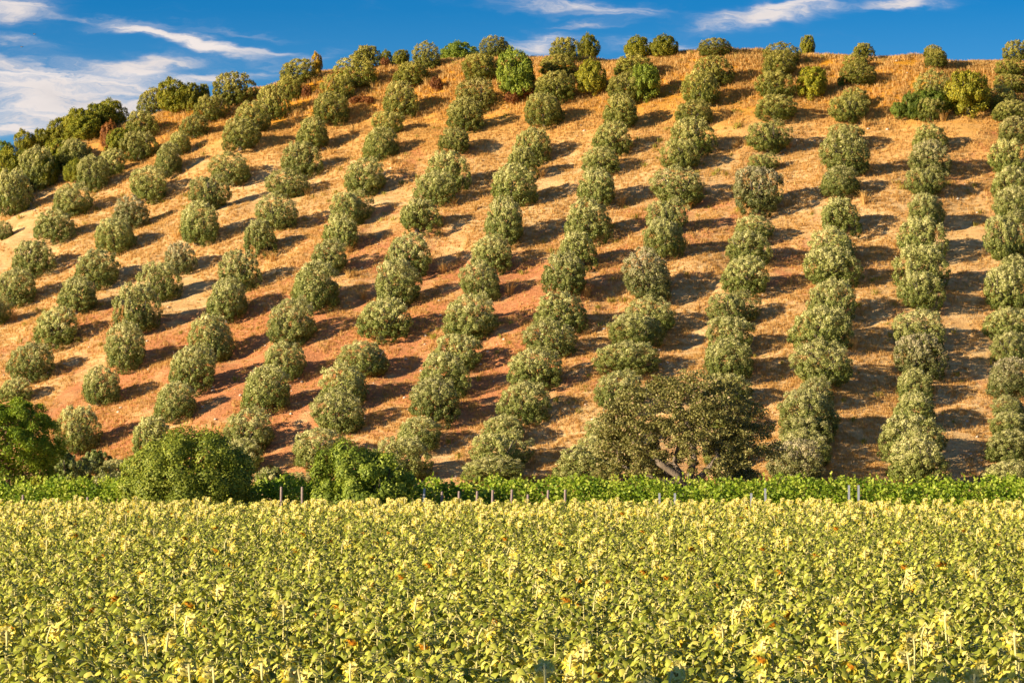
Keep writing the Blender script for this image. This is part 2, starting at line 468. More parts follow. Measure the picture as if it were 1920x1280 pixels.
# ------------------------------------------------------------------ terrain
GRID_X0, GRID_Y0, GRID_S = -112.0, 204.0, 4.0
HILL = np.array([[-150,-150,-150,-150,-150,-150,-150,-150,-149,-141,-128,-108,-84,-59,-41,-41,-41,-41,-41,-41,-41,-41,-41,-41,-41,-41,-41,-41,-41,-41,-41,-41,-41,-41,-41,-41,-41,-41,-41,-41,-41,-41,-41,-58,-80,-102,-122,-137,-148,-150,-150,-150,-150,-150,-150,-150,-150],
[-150,-150,-150,-150,-150,-150,-150,-150,-148,-139,-124,-103,-78,-52,-29,-29,-29,-29,-29,-29,-29,-29,-29,-29,-29,-29,-29,-29,-29,-29,-29,-29,-29,-29,-29,-29,-29,-29,-29,-29,-29,-29,-31,-52,-74,-96,-117,-134,-146,-150,-150,-150,-150,-150,-150,-150,-150],
[-150,-150,-150,-150,-150,-150,-150,-150,-147,-136,-120,-97,-72,-46,-23,-17,-17,-17,-17,-17,-17,-17,-17,-17,-17,-17,-17,-17,-17,-17,-17,-17,-17,-17,-17,-17,-17,-17,-17,-17,-17,-17,-25,-46,-68,-91,-112,-130,-144,-150,-150,-150,-150,-150,-150,-150,-150],
[-150,-150,-150,-150,-150,-150,-150,-150,-145,-134,-115,-92,-66,-39,-16,1,11,13,12,12,12,12,11,11,11,11,11,11,11,11,11,11,11,11,11,11,11,12,12,12,9,-2,-18,-39,-62,-84,-106,-126,-141,-150,-150,-150,-150,-150,-150,-150,-150],
[-150,-150,-150,-150,-150,-150,-150,-149,-143,-131,-111,-87,-59,-31,-8,9,18,18,18,17,17,16,16,16,16,16,16,16,15,15,15,15,15,15,16,16,16,16,16,16,15,5,-11,-32,-54,-78,-100,-121,-138,-149,-150,-150,-150,-150,-150,-150,-150],
[-150,-150,-150,-150,-150,-150,-150,-149,-141,-127,-107,-81,-52,-24,0,16,24,24,23,22,22,22,21,21,21,21,21,21,21,21,21,21,21,21,21,21,21,22,22,22,21,12,-4,-24,-47,-70,-93,-115,-134,-147,-150,-150,-150,-150,-150,-150,-150],
[-150,-150,-150,-150,-150,-150,-150,-148,-139,-124,-103,-77,-47,-18,6,22,28,28,28,27,27,27,27,27,27,27,28,28,27,28,28,28,28,28,28,28,28,28,28,27,26,18,3,-17,-40,-63,-86,-109,-129,-145,-150,-150,-150,-150,-150,-150,-150],
[-150,-150,-150,-150,-150,-150,-150,-147,-137,-122,-100,-74,-45,-16,7,23,29,30,31,32,32,33,34,34,35,35,35,35,35,36,36,36,36,36,36,36,35,35,34,32,30,22,7,-12,-33,-55,-78,-101,-123,-142,-150,-150,-150,-150,-150,-150,-150],
[-150,-150,-150,-150,-150,-150,-150,-145,-135,-119,-98,-73,-46,-19,4,20,26,29,32,35,37,39,40,41,42,43,43,43,43,44,44,44,44,44,44,44,43,41,39,36,31,24,10,-8,-27,-47,-68,-92,-116,-138,-150,-150,-150,-150,-150,-150,-150],
[-150,-150,-150,-150,-150,-150,-149,-144,-132,-116,-97,-73,-48,-23,-1,14,22,28,32,37,40,43,46,47,48,49,49,49,49,49,50,51,51,51,50,49,48,46,43,39,33,26,12,-4,-20,-37,-56,-80,-106,-132,-148,-150,-150,-150,-150,-150,-150],
[-150,-150,-150,-150,-150,-150,-149,-142,-129,-114,-95,-74,-51,-28,-7,9,18,26,33,39,43,47,50,51,52,52,51,50,51,49,52,53,53,53,50,49,48,46,45,41,36,29,17,3,-9,-22,-40,-64,-94,-124,-146,-150,-150,-150,-150,-150,-150],
[-150,-150,-150,-150,-150,-150,-148,-139,-125,-110,-92,-73,-53,-32,-12,4,15,25,34,41,46,50,51,52,50,50,48,44,44,43,47,53,53,50,44,42,39,38,42,40,41,38,27,16,9,0,-17,-43,-77,-113,-141,-150,-150,-150,-150,-150,-150],
[-150,-150,-150,-150,-150,-150,-146,-135,-120,-104,-87,-70,-52,-33,-13,4,17,28,38,44,49,51,50,49,47,47,46,44,44,47,58,70,72,62,51,45,37,32,33,40,50,54,48,41,40,34,17,-14,-54,-98,-135,-150,-150,-150,-150,-150,-150],
[-150,-150,-150,-150,-150,-150,-143,-129,-112,-95,-78,-63,-47,-28,-9,9,24,37,46,48,52,55,54,54,58,68,76,81,88,98,117,139,142,125,108,100,80,65,57,67,82,90,92,91,93,86,64,27,-24,-79,-125,-149,-150,-150,-150,-150,-150],
[-150,-150,-150,-150,-150,-149,-139,-121,-101,-81,-64,-49,-35,-17,3,23,40,53,60,59,63,76,88,97,115,144,169,193,214,235,259,278,281,271,257,240,212,182,156,159,166,169,174,176,175,162,130,80,16,-52,-112,-147,-150,-150,-150,-150,-150],
[-150,-150,-150,-150,-150,-148,-133,-110,-85,-61,-41,-26,-13,4,26,49,70,84,90,91,103,138,174,207,248,293,335,372,404,429,454,468,475,474,467,447,421,386,353,331,313,300,300,299,291,265,218,150,68,-18,-94,-142,-150,-150,-150,-150,-150],
[-150,-150,-150,-150,-150,-145,-124,-95,-62,-32,-8,10,24,40,65,92,119,141,158,173,202,259,319,374,429,481,530,572,608,636,660,677,688,692,688,674,654,623,588,551,513,485,478,468,444,399,329,238,134,26,-69,-134,-150,-150,-150,-150,-150],
[-150,-150,-150,-150,-150,-140,-112,-74,-32,8,41,66,84,101,128,159,195,231,267,307,361,428,497,562,622,677,727,771,809,840,866,886,900,907,908,900,885,860,828,788,744,711,697,678,633,561,464,346,214,81,-37,-121,-150,-150,-150,-150,-150],
[-150,-150,-150,-150,-150,-133,-96,-46,8,61,106,142,170,195,220,254,301,353,408,469,540,615,686,753,814,870,921,966,1006,1041,1069,1092,1109,1119,1123,1120,1109,1090,1062,1026,985,951,934,911,847,748,621,472,309,148,4,-102,-149,-150,-150,-150,-150],
[-150,-150,-150,-150,-148,-123,-74,-11,59,128,189,241,281,312,336,376,433,499,571,647,725,802,874,941,1004,1061,1113,1160,1203,1239,1271,1296,1316,1330,1337,1337,1331,1316,1293,1262,1226,1195,1176,1153,1076,954,797,616,421,228,54,-78,-146,-150,-150,-150,-150],
[-150,-150,-150,-150,-145,-109,-46,34,122,209,290,358,413,451,475,521,587,663,745,829,910,987,1060,1128,1192,1250,1305,1354,1399,1438,1472,1500,1523,1540,1550,1554,1551,1540,1522,1496,1465,1436,1416,1396,1314,1174,990,776,547,320,115,-46,-138,-150,-150,-150,-150],
[-150,-150,-150,-150,-140,-91,-12,87,196,305,406,493,560,604,634,684,755,838,924,1010,1093,1171,1245,1314,1379,1440,1496,1548,1595,1636,1673,1704,1729,1749,1762,1769,1770,1763,1749,1727,1701,1674,1654,1639,1558,1405,1197,953,689,427,187,-5,-124,-150,-150,-150,-150],
[-150,-150,-150,-150,-131,-67,31,151,282,414,537,642,721,767,800,855,930,1016,1104,1192,1276,1355,1430,1501,1567,1630,1688,1742,1791,1835,1874,1907,1935,1958,1974,1985,1988,1985,1975,1957,1934,1910,1890,1879,1806,1645,1417,1144,846,547,271,45,-104,-150,-150,-150,-150],
[-150,-150,-150,-150,-118,-37,81,224,380,535,679,802,890,932,968,1028,1106,1194,1285,1373,1458,1538,1615,1687,1756,1820,1880,1936,1987,2033,2074,2110,2141,2166,2186,2199,2206,2207,2200,2186,2167,2145,2127,2116,2056,1892,1648,1348,1017,681,368,105,-77,-150,-150,-150,-150],
[-150,-150,-150,-148,-101,0,141,308,488,666,830,966,1059,1099,1139,1202,1282,1373,1465,1555,1640,1722,1800,1874,1944,2010,2072,2129,2183,2231,2274,2313,2346,2374,2396,2413,2423,2427,2424,2414,2398,2379,2362,2350,2306,2144,1888,1565,1202,829,476,176,-42,-145,-150,-150,-150],
[-150,-150,-150,-143,-78,44,209,402,606,807,988,1133,1227,1266,1311,1376,1459,1551,1646,1736,1823,1906,1985,2061,2132,2200,2264,2323,2378,2429,2475,2515,2551,2582,2607,2626,2640,2647,2647,2641,2628,2612,2596,2584,2555,2402,2138,1794,1400,990,598,257,2,-135,-150,-150,-150],
[-150,-150,-150,-134,-50,95,286,505,735,957,1153,1304,1394,1431,1481,1550,1635,1730,1826,1918,2006,2090,2171,2248,2321,2390,2456,2517,2574,2626,2674,2717,2756,2789,2816,2839,2855,2865,2869,2866,2857,2844,2830,2820,2804,2664,2396,2034,1611,1164,731,350,56,-117,-150,-150,-150],
[-150,-150,-150,-121,-16,155,372,618,872,1115,1324,1479,1560,1594,1650,1725,1813,1910,2007,2100,2189,2274,2356,2435,2510,2581,2648,2711,2770,2824,2874,2919,2960,2995,3026,3051,3070,3083,3090,3090,3085,3075,3065,3057,3050,2929,2662,2284,1833,1350,877,454,119,-92,-150,-150,-150],
[-150,-150,-150,-103,26,222,468,741,1019,1279,1499,1655,1725,1760,1821,1901,1992,2090,2188,2282,2372,2459,2542,2622,2698,2771,2840,2904,2965,3021,3073,3121,3164,3201,3234,3262,3284,3300,3310,3313,3311,3307,3301,3295,3292,3196,2933,2543,2065,1547,1033,568,192,-58,-150,-150,-150],
[-150,-150,-148,-80,74,298,572,873,1174,1450,1676,1829,1890,1932,1995,2078,2172,2271,2369,2464,2556,2644,2728,2810,2887,2961,3032,3098,3160,3219,3272,3322,3367,3407,3442,3472,3497,3516,3529,3535,3538,3539,3540,3538,3536,3466,3211,2809,2305,1751,1198,692,274,-16,-146,-150,-150],
[-150,-150,-142,-51,130,383,686,1014,1337,1627,1857,2003,2055,2101,2169,2254,2351,2452,2551,2647,2740,2829,2915,2997,3076,3152,3224,3291,3355,3415,3471,3523,3569,3612,3649,3682,3710,3733,3750,3761,3767,3773,3784,3788,3786,3737,3491,3076,2546,1959,1368,822,365,34,-135,-150,-150],
[-150,-150,-131,-16,192,475,809,1164,1510,1813,2044,2177,2219,2270,2341,2430,2530,2632,2733,2830,2924,3014,3101,3185,3265,3342,3415,3485,3550,3612,3670,3724,3773,3818,3858,3894,3926,3953,3978,3995,4003,4010,4024,4027,4020,3985,3754,3331,2779,2162,1539,958,463,93,-116,-150,-150],
[-150,-150,-116,25,262,575,939,1322,1691,2007,2237,2354,2386,2441,2516,2606,2708,2813,2915,3013,3108,3199,3287,3372,3454,3532,3607,3678,3745,3809,3870,3926,3980,4027,4071,4110,4147,4176,4207,4227,4236,4238,4244,4232,4209,4178,3975,3553,2989,2354,1706,1095,566,159,-88,-150,-150],
[-150,-150,-95,72,337,680,1074,1486,1877,2207,2437,2537,2568,2623,2695,2784,2887,2994,3096,3196,3292,3384,3473,3560,3642,3722,3799,3872,3943,4009,4074,4134,4193,4243,4289,4328,4367,4395,4419,4429,4430,4422,4399,4362,4324,4291,4118,3720,3165,2526,1864,1230,673,232,-53,-150,-150],
[-150,-149,-70,123,416,788,1212,1652,2066,2408,2636,2721,2757,2811,2881,2967,3068,3175,3278,3378,3475,3569,3659,3747,3832,3914,3993,4070,4145,4214,4282,4343,4404,4457,4497,4526,4551,4566,4562,4546,4519,4484,4442,4398,4364,4330,4197,3835,3305,2676,2010,1362,781,310,-11,-148,-150],
[-150,-143,-39,179,497,896,1346,1811,2247,2599,2820,2891,2935,2995,3070,3155,3253,3359,3462,3563,3661,3756,3847,3936,4023,4108,4192,4272,4350,4418,4482,4538,4584,4619,4637,4643,4640,4627,4600,4562,4517,4470,4423,4383,4354,4324,4230,3911,3413,2803,2142,1487,889,392,38,-137,-150],
[-150,-132,-5,237,578,999,1470,1955,2409,2767,2972,3030,3086,3164,3257,3353,3450,3551,3652,3752,3851,3947,4039,4129,4219,4306,4393,4475,4547,4601,4643,4666,4679,4682,4676,4663,4644,4617,4581,4537,4489,4439,4393,4353,4322,4292,4228,3955,3495,2910,2261,1606,996,477,93,-119,-150],
[-150,-117,32,295,656,1092,1576,2070,2529,2885,3067,3122,3194,3299,3426,3549,3655,3751,3847,3946,4044,4143,4237,4331,4420,4506,4583,4651,4695,4712,4711,4702,4689,4674,4658,4639,4616,4586,4548,4503,4454,4404,4355,4311,4276,4246,4202,3976,3555,2999,2367,1717,1100,564,153,-94,-150],
[-150,-99,72,353,727,1172,1659,2148,2591,2925,3094,3159,3249,3381,3550,3708,3828,3927,4025,4123,4222,4325,4422,4521,4607,4675,4722,4747,4748,4732,4708,4684,4662,4643,4624,4603,4578,4547,4508,4462,4412,4362,4312,4264,4225,4193,4158,3979,3597,3072,2462,1820,1201,652,218,-62,-150],
[-149,-77,113,407,790,1238,1719,2193,2612,2921,3071,3151,3253,3402,3600,3785,3919,4023,4125,4223,4329,4438,4544,4640,4713,4754,4767,4759,4737,4708,4678,4650,4624,4602,4580,4558,4531,4500,4461,4414,4364,4313,4262,4214,4172,4135,4100,3965,3624,3132,2545,1916,1299,740,286,-23,-149],
[-145,-52,153,458,845,1289,1758,2213,2606,2889,3021,3116,3235,3399,3604,3792,3924,4030,4131,4233,4344,4458,4568,4663,4726,4753,4754,4735,4705,4671,4636,4604,4576,4552,4529,4505,4478,4445,4406,4360,4310,4258,4207,4158,4114,4073,4036,3938,3638,3180,2618,2005,1392,828,357,21,-141],
[-137,-25,193,505,892,1328,1782,2215,2583,2839,2960,3068,3204,3383,3588,3770,3899,4003,4104,4208,4320,4436,4547,4640,4699,4723,4719,4696,4662,4623,4586,4552,4522,4496,4472,4447,4418,4385,4345,4300,4251,4199,4147,4096,4050,4007,3967,3897,3639,3216,2681,2086,1482,914,430,70,-126],
[-125,3,231,547,930,1356,1793,2204,2547,2779,2896,3015,3160,3353,3562,3737,3866,3971,4070,4175,4288,4405,4515,4605,4662,4683,4675,4648,4610,4570,4531,4496,4464,4436,4410,4384,4355,4321,4282,4237,4187,4135,4082,4030,3981,3936,3896,3845,3629,3242,2736,2161,1566,999,504,123,-103],
[-111,31,267,583,961,1374,1793,2183,2503,2712,2834,2968,3130,3329,3541,3707,3827,3930,4029,4134,4248,4365,4475,4564,4618,4634,4623,4594,4555,4513,4472,4435,4401,4372,4345,4318,4288,4255,4216,4170,4120,4068,4014,3961,3909,3862,3822,3782,3609,3258,2782,2229,1647,1082,579,180,-75],
[-94,59,300,615,985,1385,1786,2154,2453,2640,2772,2923,3099,3300,3503,3663,3780,3884,3985,4091,4204,4319,4426,4513,4562,4576,4563,4533,4493,4450,4407,4368,4334,4303,4275,4248,4219,4186,4147,4102,4051,3997,3944,3890,3836,3788,3747,3711,3579,3266,2821,2291,1723,1163,654,240,-41],
[-76,87,331,642,1003,1388,1771,2119,2395,2564,2706,2868,3051,3249,3438,3597,3723,3832,3937,4044,4156,4267,4368,4447,4494,4508,4496,4466,4425,4381,4337,4296,4261,4230,4203,4175,4147,4114,4076,4031,3980,3926,3872,3818,3765,3716,3675,3638,3542,3266,2852,2346,1794,1241,730,302,-2],
[-57,113,358,665,1015,1386,1750,2077,2331,2486,2633,2802,2990,3185,3370,3527,3658,3771,3879,3988,4099,4207,4303,4378,4422,4436,4424,4393,4352,4306,4262,4220,4185,4155,4127,4100,4072,4039,4001,3956,3906,3853,3799,3745,3693,3645,3603,3565,3497,3258,2876,2396,1861,1317,805,366,41],
[-37,138,383,684,1023,1379,1725,2031,2262,2406,2556,2728,2923,3123,3306,3460,3589,3703,3812,3922,4034,4142,4237,4309,4351,4364,4350,4318,4275,4229,4184,4143,4108,4078,4050,4023,3994,3961,3923,3879,3831,3779,3725,3672,3621,3573,3530,3493,3444,3243,2894,2440,1924,1390,879,432,89],
[-18,161,405,699,1027,1368,1696,1983,2192,2330,2482,2655,2860,3070,3252,3398,3520,3629,3737,3848,3962,4072,4169,4242,4283,4292,4276,4242,4198,4153,4109,4069,4033,4002,3974,3946,3916,3883,3845,3802,3755,3704,3652,3599,3548,3501,3458,3420,3384,3222,2905,2478,1983,1461,953,499,140],
[2,183,424,710,1027,1353,1665,1933,2121,2263,2420,2600,2812,3032,3209,3339,3450,3554,3657,3770,3886,4000,4101,4176,4215,4221,4202,4167,4124,4079,4036,3996,3960,3928,3898,3869,3839,3806,3769,3727,3680,3631,3579,3527,3476,3428,3385,3348,3317,3194,2911,2512,2038,1529,1025,567,193],
[5,171,387,640,917,1201,1470,1697,1853,1988,2139,2312,2506,2702,2856,2964,3059,3152,3244,3346,3452,3556,3649,3718,3751,3755,3738,3707,3669,3629,3589,3552,3519,3489,3461,3435,3408,3378,3345,3308,3267,3222,3175,3128,3082,3038,2999,2966,2939,2859,2634,2297,1886,1436,983,564,213],
[4,154,345,566,806,1050,1278,1468,1599,1724,1866,2023,2191,2353,2488,2592,2682,2767,2853,2943,3035,3125,3204,3262,3292,3297,3284,3258,3225,3189,3154,3121,3091,3064,3039,3015,2991,2966,2937,2904,2868,2829,2787,2745,2703,2663,2627,2599,2576,2528,2353,2074,1722,1329,928,549,225],
[0,133,299,489,694,900,1091,1247,1355,1469,1595,1733,1875,2011,2129,2228,2313,2393,2472,2552,2631,2706,2771,2818,2845,2851,2842,2821,2793,2762,2731,2702,2675,2652,2630,2610,2590,2568,2544,2516,2485,2450,2414,2377,2340,2303,2271,2247,2228,2201,2071,1844,1547,1209,858,522,227],
[-8,107,250,411,583,754,910,1033,1123,1222,1332,1450,1570,1685,1787,1877,1956,2029,2100,2170,2238,2301,2354,2393,2416,2422,2415,2398,2374,2348,2321,2296,2273,2253,2236,2219,2202,2185,2165,2142,2115,2085,2054,2022,1992,1960,1932,1911,1896,1881,1789,1608,1363,1077,776,482,220],
[-19,79,198,332,473,611,735,828,903,987,1080,1181,1282,1378,1465,1543,1612,1677,1739,1799,1857,1910,1954,1986,2005,2010,2004,1989,1970,1947,1925,1904,1885,1869,1855,1842,1829,1815,1799,1780,1758,1733,1707,1681,1656,1631,1609,1591,1578,1568,1507,1367,1169,934,681,430,202],
[-34,47,144,252,365,474,568,637,696,765,842,927,1012,1091,1163,1226,1283,1337,1389,1441,1489,1534,1570,1596,1611,1615,1610,1597,1581,1562,1544,1527,1512,1500,1489,1479,1469,1458,1445,1430,1412,1393,1373,1352,1332,1313,1296,1282,1271,1262,1226,1122,968,779,573,365,173],
[-51,13,89,173,259,341,411,459,505,558,620,690,760,823,877,925,969,1011,1053,1095,1135,1171,1201,1222,1234,1236,1231,1220,1207,1193,1179,1166,1155,1145,1137,1130,1121,1113,1103,1091,1078,1064,1049,1034,1019,1005,992,982,973,966,946,873,758,613,452,287,132],
[-72,-24,33,94,156,215,262,295,329,367,414,469,523,569,606,639,670,700,731,763,794,822,846,862,870,871,867,859,849,839,829,820,812,805,799,793,787,780,773,765,756,746,736,725,715,705,696,689,682,677,667,621,541,437,319,197,80],
[-95,-63,-26,14,54,91,121,142,165,191,223,260,296,324,346,366,385,403,424,445,466,486,502,513,518,519,516,511,505,498,492,486,481,477,472,468,464,460,455,450,444,438,432,425,419,413,408,403,399,395,391,365,316,251,174,94,16],
[-121,-105,-87,-67,-47,-30,-16,-5,7,20,36,54,71,84,94,103,112,121,131,141,152,162,170,175,178,178,177,175,172,169,166,163,161,159,156,154,152,150,148,145,142,140,137,134,131,128,126,123,121,120,118,108,86,55,18,-22,-61],
[-150,-150,-150,-150,-150,-150,-150,-150,-150,-150,-150,-150,-150,-150,-150,-150,-150,-150,-150,-150,-150,-150,-150,-150,-150,-150,-150,-150,-150,-150,-150,-150,-150,-150,-150,-150,-150,-150,-150,-150,-150,-150,-150,-150,-150,-150,-150,-150,-150,-150,-150,-150,-150,-150,-150,-150,-150]], float) / 100.0
_ny, _nx = HILL.shape


def _cubic(p0, p1, p2, p3, t):
    return p1 + .5 * t * (p2 - p0 + t * (2 * p0 - 5 * p1 + 4 * p2 - p3 + t * (3 * (p1 - p2) + p3 - p0)))


def hill_smooth(x, y):
    x = np.asarray(x, float)
    y = np.asarray(y, float)
    fx = np.clip((x - GRID_X0) / GRID_S, 0, _nx - 1.0001)
    fy = np.clip((y - GRID_Y0) / GRID_S, 0, _ny - 1.0001)
    i, j = fx.astype(int), fy.astype(int)
    a, b = fx - i, fy - j
    rows = []
    for dj in (-1, 0, 1, 2):
        jj = np.clip(j + dj, 0, _ny - 1)
        rows.append(_cubic(*[HILL[jj, np.clip(i + di, 0, _nx - 1)] for di in (-1, 0, 1, 2)], a))
    return _cubic(*rows, b)


_rng = np.random.default_rng(5)
_WV = [(_rng.uniform(-1, 1), _rng.uniform(-1, 1), _rng.uniform(0, 6.28), w) for w in [.35] * 8 + [.9] * 10 + [2.2] * 10]


def relief(x, y):
    """small humps and hollows of the slope"""
    z = 0
    for a, b, ph, w in _WV:
        z = z + np.sin(a * w * x + b * w * y + ph) * (.055 / w ** .75)
    return z


def ground_z(x, y):
    return hill_smooth(x, y) + relief(np.asarray(x, float), np.asarray(y, float))


def build_terrain():
    s = 2500.0
    xs = np.linspace(-s, s, 51)
    X, Y = np.meshgrid(xs, xs)
    v = np.stack([X, Y + 200, np.zeros_like(X)], -1).reshape(-1, 3)
    n = 51
    q = [(j * n + i, j * n + i + 1, (j + 1) * n + i + 1, (j + 1) * n + i) for j in range(n - 1) for i in range(n - 1)]
    o = link('ground', make_mesh('ground', v, [q], [M['plain']]))
    tag(o, kind='structure')
    gx = np.arange(-112, 112.01, .7)
    gy = np.arange(204, 444.01, .7)
    X, Y = np.meshgrid(gx, gy)
    Z = ground_z(X, Y)
    v = np.stack([X, Y, Z], -1).reshape(-1, 3)
    nx, ny = len(gx), len(gy)
    idx = np.arange(nx * ny).reshape(ny, nx)
    q = np.stack([idx[:-1, :-1], idx[:-1, 1:], idx[1:, 1:], idx[1:, :-1]], -1).reshape(-1, 4)
    o = link('hill', make_mesh('hill', v, [q], [M['hill']], smooth=True))
    tag(o, kind='structure')


build_terrain()

# ------------------------------------------------------------------ crowns
def crown_geo(seed, w, h, lumps, per, lsize, lw, lump_r=(.11, .15), slope=.33, base=.03, irregular=.10, core=1500, up=.55, sides=.78, tonespread=.20, low=-.75, young_lit_tops=0.0, lobes=0, shoulder=2.5):
    """foliage: leaf sprays on many lumps spread over a dome, thinner leaves inside"""
    rg = np.random.default_rng(seed)
    geo = Geo()
    n = lumps
    i = np.arange(n) + .5
    zc = 1 - (1 - low) * i / n
    ph = i * 2.399963 + rg.uniform(0, 6.28)
    rr = np.sqrt(np.maximum(1 - zc * zc, 0))
    D = np.stack([rr * np.cos(ph), rr * np.sin(ph), zc], 1)
    D = norm(D + rg.normal(0, .13, D.shape))
    # full shoulders rather than a pointed dome
    rho = np.hypot(D[:, 0], D[:, 1])
    bul = 1.0 / (rho ** shoulder + np.abs(D[:, 2]) ** shoulder) ** (1 / shoulder)
    for _ in range(5):
        b = norm(rg.normal(0, 1, 3))
        bul += irregular * rg.uniform(-1, 1) * np.clip(D @ b, 0, 1) ** 2 * 1.6
    for _ in range(lobes):
        b = norm(rg.normal(0, 1, 3) * np.array([1, 1, .7]) + np.array([0, 0, .25]))
        bul += rg.uniform(.10, .24) * np.exp(-(1 - D @ b) * 5.0)
        b = norm(rg.normal(0, 1, 3))
        bul -= rg.uniform(.05, .16) * np.exp(-(1 - D @ b) * 9.0)
    rx = w * .5 * sides * (1 + rg.uniform(-.05, .05, 2))
    ctr = h * .46
    rz_up, rz_dn = h * .54 * sides * 1.04, h * .44 * sides
    jr = rg.uniform(.88, 1.06, n) * bul
    C = D * np.array([rx[0], rx[1], 1.0]) * jr[:, None]
    C[:, 2] = np.where(D[:, 2] > 0, D[:, 2] * rz_up, D[:, 2] * rz_dn) * jr + ctr
    lr = rg.uniform(lump_r[0], lump_r[1], n) * w * rg.choice([.75, 1.0, 1.0, 1.15], n)
    lt = rg.normal(0, .11, n)
    k = n * per
    li = np.repeat(np.arange(n), per)
    ld = norm(D[li] * .75 + np.array([0, 0, .2]) + rg.normal(0, .72, (k, 3)))
    rad = lr[li] * rg.uniform(.72, 1.06, k)
    P = C[li] + ld * rad[:, None] * np.array([1, 1, .9])
    N = norm(ld * 1.3 + rg.normal(0, .34, (k, 3)))
    A = norm(ld * .55 + np.array([0, 0, up]) + rg.normal(0, .5, (k, 3)))
    L = rg.uniform(.7, 1.25, k) * lsize
    W = rg.uniform(.75, 1.2, k) * lw
    T = np.clip(.40 + lt[li] + rg.normal(0, tonespread, k), 0, 1)
    # sprigs that stick out of the lumps
    spr = max(4, int(800 / n) + 2)
    s = n * spr
    si = np.repeat(np.arange(n), spr)
    sd = norm(D[si] * 1.0 + np.array([0, 0, .5]) + rg.normal(0, .5, (s, 3)))
    PS = C[si] + sd * (lr[si] * rg.uniform(.95, 1.22, s))[:, None]
    P = np.vstack([P, PS]); N = np.vstack([N, norm(rg.normal(0, 1, (s, 3)))]); A = np.vstack([A, sd])
    L = np.r_[L, rg.uniform(.9, 1.4, s) * lsize]; W = np.r_[W, rg.uniform(.6, 1, s) * lw]
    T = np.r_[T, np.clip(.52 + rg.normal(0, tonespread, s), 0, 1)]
    # inner leaves
    cd = norm(rg.normal(0, 1, (core, 3)))
    cr = rg.uniform(.35, 1.0, core) ** .5
    PC = cd * np.array([rx[0], rx[1], 1]) * (cr * .92)[:, None]
    PC[:, 2] = np.where(cd[:, 2] > 0, cd[:, 2] * rz_up, cd[:, 2] * rz_dn) * cr * .92 + ctr
    P = np.vstack([P, PC]); N = np.vstack([N, norm(cd + rg.normal(0, .6, cd.shape))]); A = np.vstack([A, rg.normal(0, 1, (core, 3))])
    L = np.r_[L, rg.uniform(1.3, 2.1, core) * lsize]; W = np.r_[W, rg.uniform(1.3, 2.0, core) * lw]
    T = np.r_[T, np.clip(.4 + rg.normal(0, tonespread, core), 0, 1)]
    # pale new shoots plus painted light above, older greener leaves plus painted shade below
    T = np.clip(T + young_lit_tops * (np.clip((P[:, 2] - ctr) / (h * .45), -1, 1)), 0, 1)
    # true size: the outline fills the given width and height
    q = np.quantile(np.hypot(P[:, 0], P[:, 1]), .955)
    P[:, :2] *= w * .5 / q
    z0, z1 = np.quantile(P[:, 2], .006), np.quantile(P[:, 2], .992)
    P[:, 2] = (P[:, 2] - z0) / (z1 - z0) * h * (1 - base) 
    # hang with the slope: the downhill skirt reaches lower
    tz = np.clip(P[:, 2] / h, 0, 1)
    P[:, 2] += slope * P[:, 1] * (1 - tz) ** 1.5 + base * h
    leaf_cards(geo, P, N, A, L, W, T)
    return geo


def trunk_geo(seed, h, r, stems=4, spread=.5, sides=7):
    rg = np.random.default_rng(seed)
    geo = Geo()
    zt = h * .22
    pts = np.array([[0, 0, -.5], [0, 0, 0.02], [rg.normal(0, .05), rg.normal(0, .05), zt * .5], [rg.normal(0, .1), rg.normal(0, .1), zt]])
    tube(geo, pts, [r * 1.7, r * 1.45, r * 1.05, r * .95], sides)
    for i in range(stems):
        a = i * 6.283 / stems + rg.uniform(-.5, .5)
        d = np.array([math.cos(a), math.sin(a), 0]) * spread * h * rg.uniform(.5, .8)
        p0 = pts[-1] + np.array([0, 0, -.12])
        p1 = p0 + d * .35 + np.array([0, 0, h * .16])
        p2 = p0 + d * .7 + np.array([0, 0, h * .33]) + rg.normal(0, .08, 3)
        p3 = p0 + d + np.array([0, 0, h * .52]) + rg.normal(0, .12, 3)
        tube(geo, [p0, p1, p2, p3], [r * .62, r * .5, r * .34, r * .14], sides - 1)
        for _ in range(2):
            e = p2 + rg.normal(0, 1, 3) * h * .12 + np.array([0, 0, h * .12])
            tube(geo, [p1 + (p2 - p1) * .7, (p2 + e) / 2 + rg.normal(0, .05, 3), e], [r * .3, r * .2, r * .07], 5)
    return geo


def ordinal(n):
    return ['lowest', 'second', 'third', 'fourth', 'fifth', 'sixth', 'seventh', 'eighth', 'ninth', 'tenth', 'eleventh', 'twelfth',
            'thirteenth', 'fourteenth', 'fifteenth', 'sixteenth', 'seventeenth', 'eighteenth', 'nineteenth', 'twentieth'][n]


